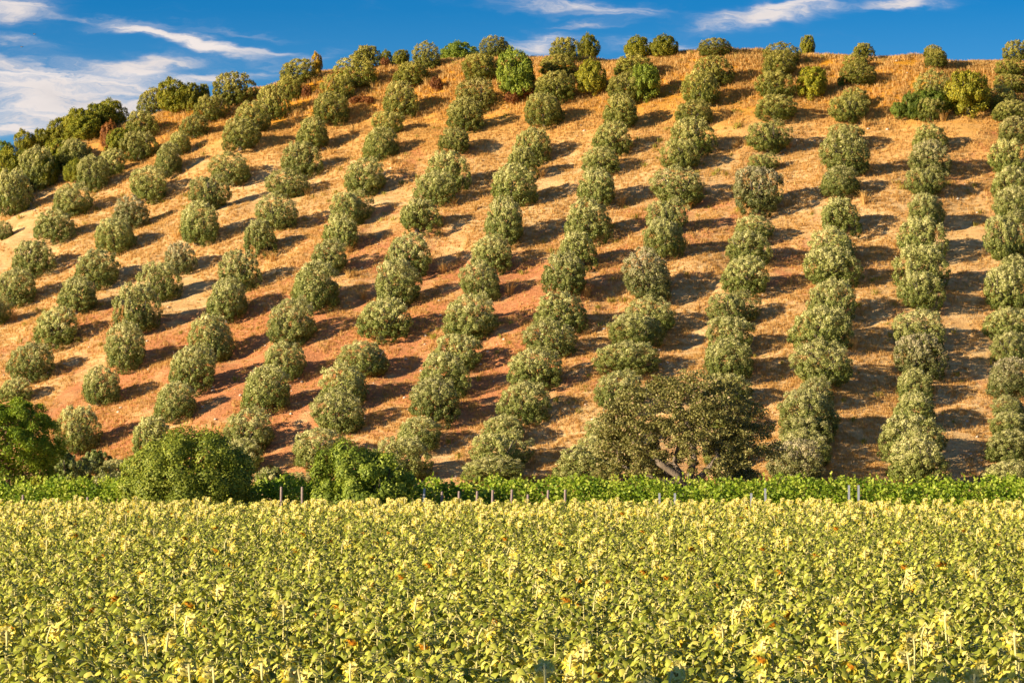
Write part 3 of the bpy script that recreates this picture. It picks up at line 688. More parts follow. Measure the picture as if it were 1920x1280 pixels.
# olive trees: (row counted from the right, place counted from the bottom, x, y, width, height)
TREES = [[0,0,39.91,257.5,4.51,2.84],
[0,1,40.76,262.25,4.37,2.89],
[0,2,41.67,266.0,3.66,2.25],
[0,3,42.11,269.5,3.14,1.98],
[0,4,42.32,273.0,4.1,3.29],
[0,5,43.78,278.0,3.82,2.99],
[0,6,43.67,281.75,3.87,3.04],
[0,7,44.45,286.75,4.3,4.12],
[0,8,45.87,292.0,3.16,2.58],
[0,9,45.8,295.5,3.94,4.6],
[0,10,47.47,303.0,4.04,3.39],
[0,11,47.97,307.0,3.71,3.24],
[0,12,48.53,312.25,3.9,3.66],
[0,13,49.95,318.0,3.71,2.69],
[0,14,50.26,322.5,3.49,2.25],
[0,15,50.32,325.5,3.93,2.58],
[0,16,51.6,330.25,3.44,1.86],
[0,17,52.03,333.0,2.91,1.97],
[0,18,54.07,341.5,3.27,2.72],
[1,0,32.41,256.75,4.71,4.26],
[1,1,32.61,261.75,5.24,3.97],
[1,2,33.6,267.0,3.89,2.91],
[1,3,33.99,271.5,3.28,2.94],
[1,4,34.95,275.0,4.24,3.73],
[1,5,35.46,279.5,4.66,3.82],
[1,6,36.37,285.25,4.04,3.22],
[1,7,37.12,289.25,4.58,4.13],
[1,8,37.8,295.5,4.31,4.08],
[1,9,39.13,301.0,3.26,3.27],
[1,10,39.78,307.0,3.58,2.91],
[1,11,40.56,311.5,4.02,3.55],
[1,12,41.41,317.0,3.3,2.9],
[1,13,42.49,323.25,2.56,2.28],
[1,14,43.03,325.75,3.53,4.16],
[1,15,44.53,334.5,2.65,2.16],
[1,16,44.64,339.0,2.12,1.62],
[2,0,22.44,255.25,4.68,3.71],
[2,1,23.63,259.5,4.0,3.12],
[2,2,23.93,262.25,4.04,2.76],
[2,3,24.51,263.75,4.73,4.05],
[2,4,25.44,269.0,3.03,2.57],
[2,5,26.32,272.25,4.76,3.92],
[2,6,26.9,278.25,4.99,4.0],
[2,7,28.3,283.0,4.01,4.01],
[2,8,28.85,289.75,4.83,3.57],
[2,9,29.94,294.5,4.66,3.57],
[2,10,30.65,300.25,4.25,3.36],
[2,11,31.44,306.75,4.09,2.92],
[2,12,32.4,311.0,4.41,4.41],
[2,13,33.34,318.75,3.59,2.65],
[2,14,34.13,323.75,3.64,2.87],
[2,15,35.02,327.0,3.0,2.23],
[2,16,36.01,331.75,3.46,2.41],
[2,17,36.64,336.25,3.08,2.1],
[2,18,37.4,340.0,2.69,1.73],
[3,0,17.48,260.5,3.58,2.72],
[3,1,17.94,265.75,3.76,2.42],
[3,2,18.08,269.5,4.04,2.83],
[3,3,18.23,273.5,4.44,3.42],
[3,4,19.01,278.25,4.06,3.21],
[3,5,19.63,283.75,4.37,3.21],
[3,6,20.95,289.0,4.09,3.51],
[3,7,21.77,295.25,4.31,3.05],
[3,8,22.61,299.75,3.75,2.34],
[3,9,23.52,305.5,4.71,4.47],
[3,10,24.79,314.5,2.75,1.91],
[3,11,25.66,318.75,4.09,3.22],
[3,12,26.83,325.25,4.07,2.58],
[3,13,27.08,330.25,3.85,2.93],
[3,14,28.07,335.5,3.52,2.9],
[3,15,28.73,340.0,3.57,2.48],
[4,0,6.06,255.0,5.52,3.48],
[4,1,7.4,261.25,4.03,2.58],
[4,2,8.03,264.0,3.85,2.88],
[4,3,8.97,269.0,4.26,3.13],
[4,4,9.85,275.0,5.27,2.9],
[4,5,10.96,279.75,4.66,3.03],
[4,6,12.31,284.0,3.9,3.21],
[4,7,12.53,289.25,4.82,4.53],
[4,8,14.17,295.75,3.7,3.73],
[4,9,14.62,301.25,3.51,3.41],
[4,10,15.94,308.5,4.63,3.83],
[4,11,16.71,315.75,3.55,2.88],
[4,12,17.89,319.25,4.26,3.65],
[4,13,18.56,326.25,3.94,2.65],
[4,14,19.68,330.25,3.85,3.64],
[4,15,21.11,335.5,3.91,3.25],
[4,16,21.76,343.5,3.86,1.96],
[5,0,-1.6,256.75,4.92,2.28],
[5,1,-0.87,260.5,4.67,3.25],
[5,2,-0.77,265.0,3.2,2.45],
[5,3,1.01,268.25,4.02,3.44],
[5,4,1.88,273.5,4.56,3.7],
[5,5,3.26,279.5,4.19,3.36],
[5,6,4.15,284.5,4.39,3.56],
[5,7,4.83,290.0,4.35,4.07],
[5,8,5.93,296.5,4.08,3.41],
[5,9,7.06,302.5,4.16,4.11],
[5,10,8.25,309.25,3.99,3.79],
[5,11,8.7,316.5,3.69,2.94],
[5,12,9.91,321.25,3.75,3.55],
[5,13,11.19,327.5,3.96,3.57],
[5,14,11.85,334.5,3.9,3.13],
[5,15,12.9,340.25,4.25,2.59],
[6,0,-8.86,259.25,4.54,3.51],
[6,1,-7.94,264.5,3.86,2.83],
[6,2,-6.61,268.75,4.14,3.91],
[6,3,-5.83,274.5,4.58,3.76],
[6,4,-4.66,279.75,3.96,3.23],
[6,5,-3.8,284.75,4.75,4.11],
[6,6,-2.68,292.25,4.14,3.45],
[6,7,-1.99,299.0,3.74,3.59],
[6,8,-0.7,303.5,4.05,4.64],
[6,9,-0.06,311.5,4.67,4.14],
[6,10,1.0,319.0,3.72,3.12],
[6,11,2.02,323.5,3.5,3.76],
[6,12,3.45,330.75,4.13,3.49],
[6,13,4.49,336.5,4.21,3.41],
[6,14,4.86,343.25,3.86,2.64],
[6,15,5.79,347.5,3.48,2.72],
[7,0,-17.39,259.25,3.78,1.99],
[7,1,-16.0,264.75,4.74,3.17],
[7,2,-14.71,269.5,4.04,3.66],
[7,3,-13.97,274.75,4.46,3.69],
[7,4,-12.73,280.25,4.44,2.98],
[7,5,-11.58,286.5,4.66,3.78],
[7,6,-10.64,293.5,4.28,4.5],
[7,7,-9.9,300.75,4.14,4.19],
[7,8,-9.12,308.25,4.62,3.26],
[7,9,-7.6,314.5,3.93,3.39],
[7,10,-6.51,319.0,4.25,4.16],
[7,11,-5.85,326.75,3.4,2.7],
[7,12,-4.99,332.5,3.74,3.82],
[7,13,-3.96,339.25,4.38,3.76],
[7,14,-3.17,345.75,4.03,3.13],
[7,15,-1.76,351.75,3.37,2.38],
[8,0,-22.66,265.25,3.76,2.79],
[8,1,-22.23,269.5,4.27,3.6],
[8,2,-21.33,275.25,4.36,3.78],
[8,3,-20.33,282.0,3.76,3.37],
[8,4,-19.95,288.5,4.33,4.24],
[8,5,-18.3,294.75,4.67,4.48],
[8,6,-17.33,302.5,3.4,3.15],
[8,7,-16.43,308.0,3.59,3.39],
[8,8,-15.82,315.0,4.07,3.44],
[8,9,-14.88,321.75,4.16,3.66],
[8,10,-13.63,328.75,3.97,3.43],
[8,11,-13.04,336.5,3.36,2.59],
[8,12,-11.95,341.5,4.13,3.92],
[8,13,-10.96,348.5,4.5,2.98],
[8,14,-9.47,352.5,2.79,3.1],
[9,0,-32.4,264.5,2.87,2.09],
[9,1,-30.4,270.25,4.17,3.61],
[9,2,-29.26,276.5,3.8,3.23],
[9,3,-28.22,282.25,4.0,4.18],
[9,4,-26.97,289.0,4.09,4.26],
[9,5,-26.44,296.5,4.2,4.19],
[9,6,-26.01,303.0,3.91,3.87],
[9,7,-24.66,311.5,3.76,3.38],
[9,8,-23.34,316.5,3.82,3.8],
[9,9,-22.87,324.75,4.06,3.04],
[9,10,-21.85,329.75,4.12,3.82],
[9,11,-21.06,337.0,3.79,3.64],
[9,12,-19.74,343.25,4.15,3.51],
[9,13,-18.95,348.5,3.48,3.06],
[9,14,-17.27,351.25,4.24,3.6],
[9,15,-16.4,357.75,4.02,2.76],
[10,0,-37.31,275.5,3.67,3.97],
[10,1,-36.62,283.5,3.54,3.42],
[10,2,-35.22,290.5,3.87,4.2],
[10,3,-34.86,297.75,4.09,4.6],
[10,4,-33.55,305.0,3.94,3.69],
[10,5,-32.42,311.25,2.98,2.97],
[10,6,-31.25,316.5,4.09,4.29],
[10,7,-30.74,325.0,3.93,3.63],
[10,8,-29.4,332.0,4.01,3.4],
[10,9,-28.82,339.0,3.96,3.38],
[10,10,-28.09,344.0,3.87,3.69],
[10,11,-26.3,348.75,3.34,3.77],
[10,12,-24.89,353.5,2.95,2.8],
[10,13,-23.97,357.25,4.17,2.9],
[11,0,-44.8,288.25,2.88,2.26],
[11,1,-44.0,292.5,3.9,3.53],
[11,2,-42.73,299.0,3.99,3.68],
[11,3,-41.46,305.25,4.2,3.54],
[11,4,-40.56,311.5,4.15,3.83],
[11,5,-39.45,318.75,4.12,3.53],
[11,6,-39.11,326.5,3.54,3.34],
[11,7,-38.1,333.75,4.03,3.58],
[11,8,-36.42,337.5,3.09,3.55],
[11,9,-35.88,343.75,2.86,2.65],
[11,10,-34.73,348.75,2.91,2.53],
[11,11,-33.26,353.25,3.68,2.87],
[11,12,-31.22,356.75,4.76,3.7],
[12,0,-49.5,307.75,2.56,2.63],
[12,1,-48.61,312.75,3.78,3.78],
[12,2,-47.92,319.5,4.39,3.66],
[12,3,-46.93,326.5,4.22,3.4],
[12,4,-46.06,334.0,4.04,3.37],
[12,5,-44.91,340.0,3.68,3.76],
[12,6,-43.32,344.25,3.16,3.21],
[12,7,-40.54,347.5,3.91,3.07],
[12,8,-41.07,353.25,3.83,3.02],
[12,9,-40.63,362.5,3.47,3.47],
[13,0,-53.06,332.5,2.08,2.01],
[13,1,-53.11,339.0,4.1,4.79],
[13,2,-51.46,345.0,3.88,4.7],
[13,3,-47.42,348.0,3.62,3.54],
[13,4,-48.94,362.5,3.93,3.43]]
GREY = {(11, 6), (10, 5), (2, 0), (3, 9), (1, 4), (1, 11), (8, 12), (7, 13), (0, 4), (4, 7), (0, 13), (6, 14)}
OLIVE_W, OLIVE_H = 4.0, 3.5
olive_crowns = [crown_geo(100 + i, OLIVE_W, OLIVE_H, 250, 66, .125, .062, lump_r=(.050, .085), irregular=.24, sides=.87, base=.0, young_lit_tops=.34, lobes=2, tonespread=.13).mesh('olive_crown', [M['olive']]) for i in range(12)]
olive_crowns += [crown_geo(150 + i, OLIVE_W, OLIVE_H, 180, 92, .125, .062, lump_r=(.06, .10), irregular=.32, sides=.85, base=.0, young_lit_tops=.34, lobes=3, tonespread=.13).mesh('olive_crown', [M['olive']]) for i in range(8)]
olive_trunks = [trunk_geo(200 + i, OLIVE_H, .17, 4).mesh('olive_trunk', [M['bark']], True) for i in range(4)]
ROWNAME = ['rightmost row'] + [ordinal(i) + ' row from the right' for i in range(1, 14)]


def plant_olives():
    rg = np.random.default_rng(77)
    proto = None
    for n, (k, i, x, y, w, h) in enumerate(TREES):
        z = float(ground_z(x, y))
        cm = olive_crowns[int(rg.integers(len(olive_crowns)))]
        tm = olive_trunks[int(rg.integers(4))]
        if proto is None:
            root = bpy.data.objects.new('olive_tree', None)
            crown = bpy.data.objects.new('crown', cm)
            trunk = bpy.data.objects.new('trunk', tm)
            proto = (root, crown, trunk)
        else:
            root, crown, trunk = (o.copy() for o in proto)
            crown.data = cm
            trunk.data = tm
        for o in (root, crown, trunk):
            col.objects.link(o)
        crown.parent = root
        trunk.parent = root
        root.empty_display_size = .3
        root.location = (x, y, z)
        root.rotation_euler = (0, 0, 0)
        # the skirt follows the slope, so turn the crown only by mirroring and a small angle
        hh = h * .97
        root.scale = (w / OLIVE_W * (1 if rg.random() < .5 else 1), w / OLIVE_W * rg.uniform(.95, 1.05), hh / OLIVE_H)
        root.scale = (root.scale[0] * 1.07, root.scale[1] * 1.0, root.scale[2])
        crown.rotation_euler = (0, 0, rg.uniform(-.45, .45))
        trunk.rotation_euler = (0, 0, rg.uniform(0, 6.28))
        grey = (k, i) in GREY
        hi = np.clip((z - 27) / 16, 0, 1)
        c = np.array([1.0, 1.0, 1.0]) * rg.uniform(.88, 1.08)
        if grey:
            c = np.array([1.0, .93, 1.25]) * .85
        gold = np.array([1.0, .90, .38]) * rg.uniform(.68, .86)
        c = c * (1 - .9 * hi) + gold * .9 * hi
        crown.color = (*c, 1)
        look = 'greyish' if grey else ('golden green' if hi > .75 else 'silver green')
        size = 'small ' if w < 3.3 or h < 2.3 else ('large ' if w * h > 18 else '')
        pos = 'lowest' if i == 0 else ordinal(i) + ' up'
        last = max(q[1] for q in TREES if q[0] == k)
        if i == last:
            pos = 'topmost'
        tag(root, '%s%s olive tree, %s in the %s' % (size, look, pos, ROWNAME[k]), 'olive tree', 'olive trees in rows up the hillside')


plant_olives()

# ------------------------------------------------------------------ other shrubs on the hill
bush_crowns = [crown_geo(300 + i, 4.0, 3.5, 60, 140, .20, .10, lump_r=(.12, .17), irregular=.28, core=1600, lobes=7).mesh('bush_crown', [M['bush']]) for i in range(4)]
rust_crowns = [crown_geo(320 + i, 2.0, 1.2, 40, 90, .13, .05, irregular=.3, core=400, slope=.3).mesh('bracken_crown', [M['rust']]) for i in range(2)]


def shrub(name, cm, tm, x, y, w, h, tint, label, cat, group, rot=0.0, wref=4.0, href=3.5, z=None):
    root = bpy.data.objects.new(name, None)
    col.objects.link(root)
    root.empty_display_size = .3
    root.location = (x, y, float(ground_z(x, y)) if z is None else z)
    root.scale = (w / wref, w / wref, (h + .15) / href)
    c = link('crown', cm, root, rot=(0, 0, rot))
    c.color = (*tint, 1)
    t = link('trunk', tm, root)
    tag(root, label, cat, group)
    return root


twig_trunks = [trunk_geo(230 + i, 1.2, .03, 5).mesh('bracken_stems', [M['bark']], True) for i in range(2)]
EXTRA = {"green":[[0.57,339.75,4.25,4.47],[8.26,337.25,3.09,3.31],[13.95,334.75,3.18,3.29],[46.35,324.5,4.33,3.95]],"dark":[[42.52,325.0,4.33,2.33],[40.64,324.25,1.95,2.35],[39.29,324.25,1.51,1.38],[34.25,332.0,0.77,0.85]],"stem":[[31.32,330.25,3.14,2.89]],"crest":[[-6.15,358.0,3.88,1.98],[-14.36,362.0,1.57,1.92],[-12.36,356.5,1.96,1.47],[-21.93,359.5,1.2,2.08],[13.63,348.0,2.9,2.05],[16.48,347.0,3.01,2.01],[8.38,354.0,2.24,2.52],[32.12,346.0,1.73,1.98],[-37.77,358.0,3.28,2.98],[-35.79,356.75,1.66,2.48],[-51.16,362.0,2.72,2.76],[-45.73,362.0,2.9,2.8],[-54.63,359.0,2.09,2.58],[-53.27,362.0,1.99,2.31],[-56.92,358.0,1.67,2.68],[-54.31,348.5,3.48,2.74],[-48.3,357.75,2.98,2.74],[-34.56,357.5,1.31,1.95]],"ridge":[[-49.4,349.5,3.84,3.09],[-50.31,345.0,3.22,2.92],[-52.49,348.0,3.6,3.06],[-54.48,347.75,3.59,2.82],[-43.11,350.5,2.92,2.42],[-47.05,344.25,2.75,2.18],[-47.5,356.25,4.28,2.59],[-46.44,359.5,3.6,2.69],[-54.8,342.5,3.77,2.97]],"rust":[[-44.68,352.75,2.12,2.18],[-44.02,351.25,2.11,2.11],[-16.88,346.75,1.96,0.69],[-15.56,345.75,1.5,0.67],[1.41,339.0,1.92,0.99],[0.0,338.25,1.69,0.96],[-18.49,346.75,1.16,0.53],[-8.18,345.75,1.38,1.22],[-22.81,352.75,1.18,1.09],[-14.12,356.0,1.07,0.92],[-7.76,358.0,0.95,1.06]]}


def plant_extra():
    rg = np.random.default_rng(9)
    names = {
        'green': ['rich green bushy tree beside the fifth row of olives below the crest', 'yellow green round bush between two olive rows below the crest',
                  'bright green bush tucked behind an olive near the crest', 'broad yellow green bushy tree between the two rightmost rows near the top'],
        'dark': ['dark green bush wrapped round an olive in the second row from the right', 'upright dark green bush left of the second row near the top',
                 'low olive green shrub sprawling left of the dark bushes', 'tiny dark shrub left of the third row near the crest'],
        'stem': ['yellow green bush on bare spreading stems between olive rows near the crest'],
        'crest': ['dark green shrub on the skyline right of a grassy knoll', 'small bush on the skyline beside the tenth row', 'lone small round bush on the skyline left of a tall olive',
                  'thin reddish bush on the skyline at the shoulder of the hill', 'left half of the wide dark thicket on the bare skyline', 'right half of the wide dark thicket on the bare skyline',
                  'small round bush on the skyline right of a crest olive', 'ragged dark bush on the skyline behind the fourth row from the right',
                  'dense dark evergreen bush in the middle of the left skyline thicket', 'narrow dull bush at the right end of the left skyline thicket',
                  'broad golden evergreen bush on the left skyline', 'tall golden evergreen bush on the left skyline beside rust brown bracken',
                  'golden bush low on the left skyline, left of its twin', 'golden bush low on the left skyline, right of its twin', 'dark bush at the left edge of the photo on the skyline',
                  'golden green bush below the skyline at the left edge', 'golden olive green bush in the left skyline clump', 'tiny bush between two large crest olives'],
        'ridge': ['golden green bush just below the left ridge, lowest of the crowd', 'olive green bush squeezed between two ridge olives at the far left', 'dark golden bush below a pair of skyline bushes',
                  'golden bush cut by the left edge of the photo', 'bushy green shrub right of the rust brown bracken', 'low dark bush in the shade below the left ridge',
                  'wide dark evergreen on the left ridge, left of a taller one', 'tall dark evergreen on the left ridge behind the bracken', 'dark bush at the left edge under the ridge'],
        'rust': ['tall rust brown bracken on the left skyline, left plant', 'tall rust brown bracken on the left skyline, right plant', 'low rust brown bracken right of a crest olive, left clump',
                 'low rust brown bracken right of a crest olive, right clump', 'rust brown bracken at the foot of the rich green tree', 'low rust brown bracken left of the rich green tree',
                 'small rust brown clump on bare ground under the crest', 'rust brown bracken between two rows under the crest', 'rust orange dry shrub at the shoulder of the skyline',
                 'rust orange dry shrub between two skyline bushes', 'orange dry grass shrub left of the dark skyline shrub']}
    for key, cat, nm, grp in (('green', 'bush', 'bush', 'green bushes among the olives'), ('dark', 'bush', 'bush', 'dark bushes among the olives'), ('stem', 'bush', 'bush', None),
                              ('crest', 'bush', 'crest_bush', 'bushes along the skyline'), ('ridge', 'bush', 'ridge_bush', 'bushes crowding the left ridge'), ('rust', 'bracken', 'bracken', 'rust brown bracken below the crest')):
        for i, (x, y, w, h) in enumerate(EXTRA[key]):
            if key == 'rust':
                shrub(nm, rust_crowns[i % 2], twig_trunks[i % 2], x, y, w, h, (1, 1, 1) if i > 1 else (1.2, 1.3, 1.2), names[key][i], cat, grp, rg.uniform(-1, 1), 2.0, 1.2)
                continue
            tint = {'green': (1.0, 1.05, .8), 'dark': (.75, .85, .8), 'stem': (1.5, 1.25, .6), 'crest': (1.1, .92, .5), 'ridge': (.95, .85, .5)}[key]
            if key == 'green' and i in (1, 3):
                tint = (1.5, 1.2, .7)
            if key == 'crest' and i in (0, 14):
                tint = (.8, .9, .7)
            if key == 'crest' and i == 3:
                tint = (1.7, .95, .5)
            shrub(nm, bush_crowns[int(rg.integers(4))], olive_trunks[int(rg.integers(4))], x, y, w * (1.3 if key == 'crest' and x < -25 else 1.08), h * (1.15 if key == 'crest' else 1.03), np.array(tint) * rg.uniform(.9, 1.1), names[key][i], cat, grp, rg.uniform(-.5, .5))


plant_extra()

# ------------------------------------------------------------------ dry grass on the slope
def tuft_geo(seed, blades, height, width, spread, plume=0.0, lean=.5):
    rg = np.random.default_rng(seed)
    geo = Geo()
    for b in range(blades):
        a = rg.uniform(0, 6.28)
        d = np.array([math.cos(a), math.sin(a), 0])
        hgt = height * rg.uniform(.55, 1.1)
        p0 = d * rg.uniform(0, spread)
        ln = lean * hgt * rg.uniform(.3, 1.1)
        p1 = p0 + d * ln * .4 + np.array([0, 0, hgt * .65])
        p2 = p0 + d * ln + np.array([0, 0, hgt])
        s = np.array([-d[1], d[0], 0]) * width * .5
        s2 = np.cross(d, [0, 0, 1]) * width * .4
        tn = np.clip(rg.normal(.5, .22), 0, 1)
        geo.add([p0 - s + [0, 0, -.1], p0 + s + [0, 0, -.1], p1 + s * .8, p1 - s * .8, p2], [(0, 1, 2, 3)], [(3, 2, 4)], tn)
        if plume and rg.random() < .35:
            q = p2 + d * .12 + np.array([0, 0, .05])
            pl = np.array([p2 - d * .1 - [0, 0, .08], p2 + s2 * plume, q, p2 - s2 * plume])
            geo.add(pl, [(0, 1, 2, 3)], None, min(1, tn + .3))
    return geo


def stuff_collection(name, meshes):
    c = bpy.data.collections.new(name)
    for i, me in enumerate(meshes):
        o = bpy.data.objects.new('%s_source_%02d' % (name, i), me)
        c.objects.link(o)
    return c


def scatter(name, pts, idx, rotz, scl, coll, label, cat, tilt=None):
    """one object that carries many small plants nobody could count"""
    me = bpy.data.meshes.new(name)
    me.vertices.add(len(pts))
    me.vertices.foreach_set('co', np.asarray(pts, np.float32).ravel())
    for an, typ, arr in (('pick', 'INT', np.asarray(idx, np.int32)), ('scl', 'FLOAT', np.asarray(scl, np.float32))):
        at = me.attributes.new(an, typ, 'POINT')
        at.data.foreach_set('value', arr)
    rot = np.zeros((len(pts), 3), np.float32)
    rot[:, 2] = rotz
    if tilt is not None:
        rot[:, :2] = tilt
    at = me.attributes.new('turn', 'FLOAT_VECTOR', 'POINT')
    at.data.foreach_set('vector', rot.ravel())
    o = link(name, me)
    ng = bpy.data.node_groups.new(name + '_scatter', 'GeometryNodeTree')
    ng.interface.new_socket('Geometry', in_out='INPUT', socket_type='NodeSocketGeometry')
    ng.interface.new_socket('Geometry', in_out='OUTPUT', socket_type='NodeSocketGeometry')
    N = ng.nodes
    gi, go = N.new('NodeGroupInput'), N.new('NodeGroupOutput')
    iop = N.new('GeometryNodeInstanceOnPoints')
    ci = N.new('GeometryNodeCollectionInfo')
    ci.inputs['Collection'].default_value = coll
    ci.inputs['Separate Children'].default_value = True
    ci.inputs['Reset Children'].default_value = True

    def attr(nm, dt):
        a = N.new('GeometryNodeInputNamedAttribute')
        a.data_type = dt
        a.inputs['Name'].default_value = nm
        return a.outputs[0]
    m2p = N.new('GeometryNodeMeshToPoints')
    ng.links.new(gi.outputs[0], m2p.inputs[0])
    ng.links.new(m2p.outputs[0], iop.inputs['Points'])
    ng.links.new(ci.outputs[0], iop.inputs['Instance'])
    iop.inputs['Pick Instance'].default_value = True
    ng.links.new(attr('pick', 'INT'), iop.inputs['Instance Index'])
    ng.links.new(attr('turn', 'FLOAT_VECTOR'), iop.inputs['Rotation'])
    ng.links.new(attr('scl', 'FLOAT'), iop.inputs['Scale'])
    ng.links.new(iop.outputs[0], go.inputs[0])
    md = o.modifiers.new('scatter', 'NODES')
    md.node_group = ng
    tag(o, label, cat, kind='stuff')
    return o


def vnoise(x, y, s, seed):
    rg = np.random.default_rng(seed)
    z = 0
    for _ in range(9):
        a = rg.uniform(0, 6.28)
        w = s * rg.uniform(.6, 1.7)
        z = z + np.sin((np.cos(a) * x + np.sin(a) * y) * w + rg.uniform(0, 6.28))
    return z / 3.0


def build_grass():
    rg = np.random.default_rng(31)
    n = 190000
    y = rg.uniform(248, 366, n)
    x = rg.uniform(-1, 1, n) * (y * .166 + 2)
    z = ground_z(x, y)
    g = np.exp(-((x + 14) / 24) ** 2 - ((y - 281) / 26) ** 2)
    keep = vnoise(x, y, .35, 3) + vnoise(x, y, 1.3, 4) * .7 - 1.0 * g + .75 + rg.normal(0, .5, n) > 0
    x, y, z = x[keep], y[keep], z[keep]
    hi = np.clip((z - 36) / 8, 0, 1)
    ms = [tuft_geo(400 + i, 16, .20, .022, .22, lean=.8).mesh('grass_tuft_source', [M['straw']]) for i in range(4)]
    coll = stuff_collection('dry_grass', ms)
    scatter('dry_grass', np.stack([x, y, z], 1), rg.integers(0, 4, len(x)), rg.uniform(0, 6.28, len(x)), rg.uniform(.6, 1.25, len(x)) * (1 + .7 * hi), coll,
            'short dry straw coloured grass covering the hillside between the olives', 'grass')


build_grass()

def build_weeds_and_stones():
    rg = np.random.default_rng(61)
    n = 2600
    y = rg.uniform(250, 362, n)
    x = rg.uniform(-1, 1, n) * (y * .165)
    keep = vnoise(x, y, .25, 8) + rg.normal(0, .6, n) > .7
    x, y = x[keep], y[keep]
    ms = [tuft_geo(470 + i, 26, .30, .035, .30, lean=.9).mesh('weed_source', [M['weed']]) for i in range(3)]
    scatter('weeds', np.stack([x, y, ground_z(x, y)], 1), rg.integers(0, 3, len(x)), rg.uniform(0, 6.28, len(x)), rg.uniform(.6, 1.7, len(x)), stuff_collection('weeds', ms),
            'low yellow green weeds dotted over the dry hillside', 'weeds')
    rocks = []
    for i in range(3):
        g = Geo()
        r = np.random.default_rng(480 + i)
        th = np.linspace(0, 2 * np.pi, 7, endpoint=False)
        v = np.vstack([[[0, 0, -.04]], np.stack([np.cos(th) * .12, np.sin(th) * .10, 0 * th], 1) * r.uniform(.8, 1.2, (7, 1)), np.stack([np.cos(th + .3) * .08, np.sin(th + .3) * .07, 0 * th + .07], 1) * r.uniform(.8, 1.2, (7, 1)), [[.01, 0, .10]]])
        q = [(1 + j, 1 + (j + 1) % 7, 8 + (j + 1) % 7, 8 + j) for j in range(7)]
        t3 = [(0, 1 + (j + 1) % 7, 1 + j) for j in range(7)] + [(8 + j, 8 + (j + 1) % 7, 15) for j in range(7)]
        g.add(v, q, t3, r.uniform(0, 1))
        rocks.append(g.mesh('stone_source', [M['stone']]))
    n = 1500
    y = 250 + 110 * rg.random(n) ** 1.2
    x = rg.uniform(-1, 1, n) * (y * .165)
    keep = vnoise(x, y, .3, 9) - .5 + 1.2 * np.exp(-((x + 12) / 26) ** 2 - ((y - 280) / 28) ** 2) + rg.normal(0, .5, n) > .3
    x, y = x[keep], y[keep]
    scatter('stones', np.stack([x, y, ground_z(x, y)], 1), rg.integers(0, 3, len(x)), rg.uniform(0, 6.28, len(x)), rg.uniform(.5, 1.6, len(x)) , stuff_collection('stones', rocks),
            'pale stones lying on the bare red earth', 'stones')


M['weed'] = leaf_material('weed_leaf', [(0, (.16, .17, .02)), (.5, (.30, .28, .04)), (1, (.46, .38, .09))], trans=.3, tint=False)
M['stone'] = bark_material('pale_stone', (.42, .34, .28), (.72, .62, .52), 8)
build_weeds_and_stones()

TUFTS = [[-20.79,324.0],[-16.81,315.25],[-14.8,301.0],[-15.29,300.75],[-15.61,307.0],[-3.63,311.5],[-6.94,308.5],[-0.24,291.75],[-1.0,299.75],[-10.35,354.75],[-23.77,310.0],[-23.19,309.25],[-29.73,318.5],[-33.44,318.5],[-39.98,352.75],[-37.36,350.25],[-46.17,320.25],[-48.04,308.25],[3.51,324.0],[2.92,318.25],[2.08,312.25],[11.58,323.25],[11.78,321.25],[22.7,320.5],[23.45,319.75],[16.93,307.75],[22.31,307.75],[26.29,306.25],[27.69,319.5],[35.77,322.75],[33.6,305.5],[33.6,304.5],[43.57,322.75],[29.68,278.25],[31.95,306.75],[27.49,320.25],[31.37,330.25],[22.4,320.0],[-15.16,349.75],[-9.25,347.0],[-11.88,331.5],[-12.22,326.0],[-21.91,355.25],[-23.47,347.75],[-5.04,336.0],[-3.07,334.5],[-6.51,300.5],[-8.33,294.0],[-11.83,295.75],[-5.75,313.75],[36.47,278.75],[10.56,309.0],[-1.04,312.5],[-5.06,303.5],[-18.5,308.25],[6.77,290.0],[-17.0,340.0],[-18.95,334.5],[-39.56,354.25],[-13.81,296.0]]


def plant_tufts():
    ms = [tuft_geo(450 + i, 70, .95, .03, .28, plume=2.5, lean=.7).mesh('grass_tuft', [M['straw']]) for i in range(4)]
    rg = np.random.default_rng(12)
    used = set()
    for x, y in TUFTS:
        best = sorted(TREES, key=lambda t: (t[2] - x) ** 2 + (t[3] - y) ** 2)
        for t in best:
            if (t[0], t[1]) not in used:
                break
        used.add((t[0], t[1]))
        last = max(q[1] for q in TREES if q[0] == t[0])
        pos = 'lowest' if t[1] == 0 else ('topmost' if t[1] == last else ordinal(t[1]))
        s = rg.uniform(.75, 1.25)
        o = link('grass_tuft', ms[int(rg.integers(4))], None, (x, y, float(ground_z(x, y))), (0, 0, rg.uniform(0, 6.28)), (s, s, s * rg.uniform(.8, 1.1)))
        o.color = (1.0, 1.0, .95, 1)
        tag(o, 'tall dry grass tuft by the %s olive of the %s' % (pos, ROWNAME[t[0]]), 'grass tuft', 'tall dry grass tufts beside the olives')


plant_tufts()

# ------------------------------------------------------------------ trees at the foot of the hill
def grow(rg, p, d, length, r, depth, segs, tips, geo, wander=.25, split=(2, 3), shrink=.72, spreadang=.65, upb=.08, sides=7):
    pts, rad = [p], [r]
    for s in range(segs):
        d = norm(d + rg.normal(0, wander, 3) + np.array([0, 0, upb]))
        p = p + d * length / segs
        r = r * (1 - .32 / segs)
        pts.append(p); rad.append(r)
        if depth <= 2:
            tips.append((p, d, depth))
    tube(geo, pts, rad, max(4, sides))
    if depth == 0:
        return
    for k in range(int(rg.integers(split[0], split[1] + 1))):
        nd = norm(d + rg.normal(0, spreadang, 3))
        grow(rg, p, nd, length * shrink * rg.uniform(.8, 1.15), r * .72, depth - 1, segs, tips, geo, wander, split, shrink, spreadang, upb, sides - 1)


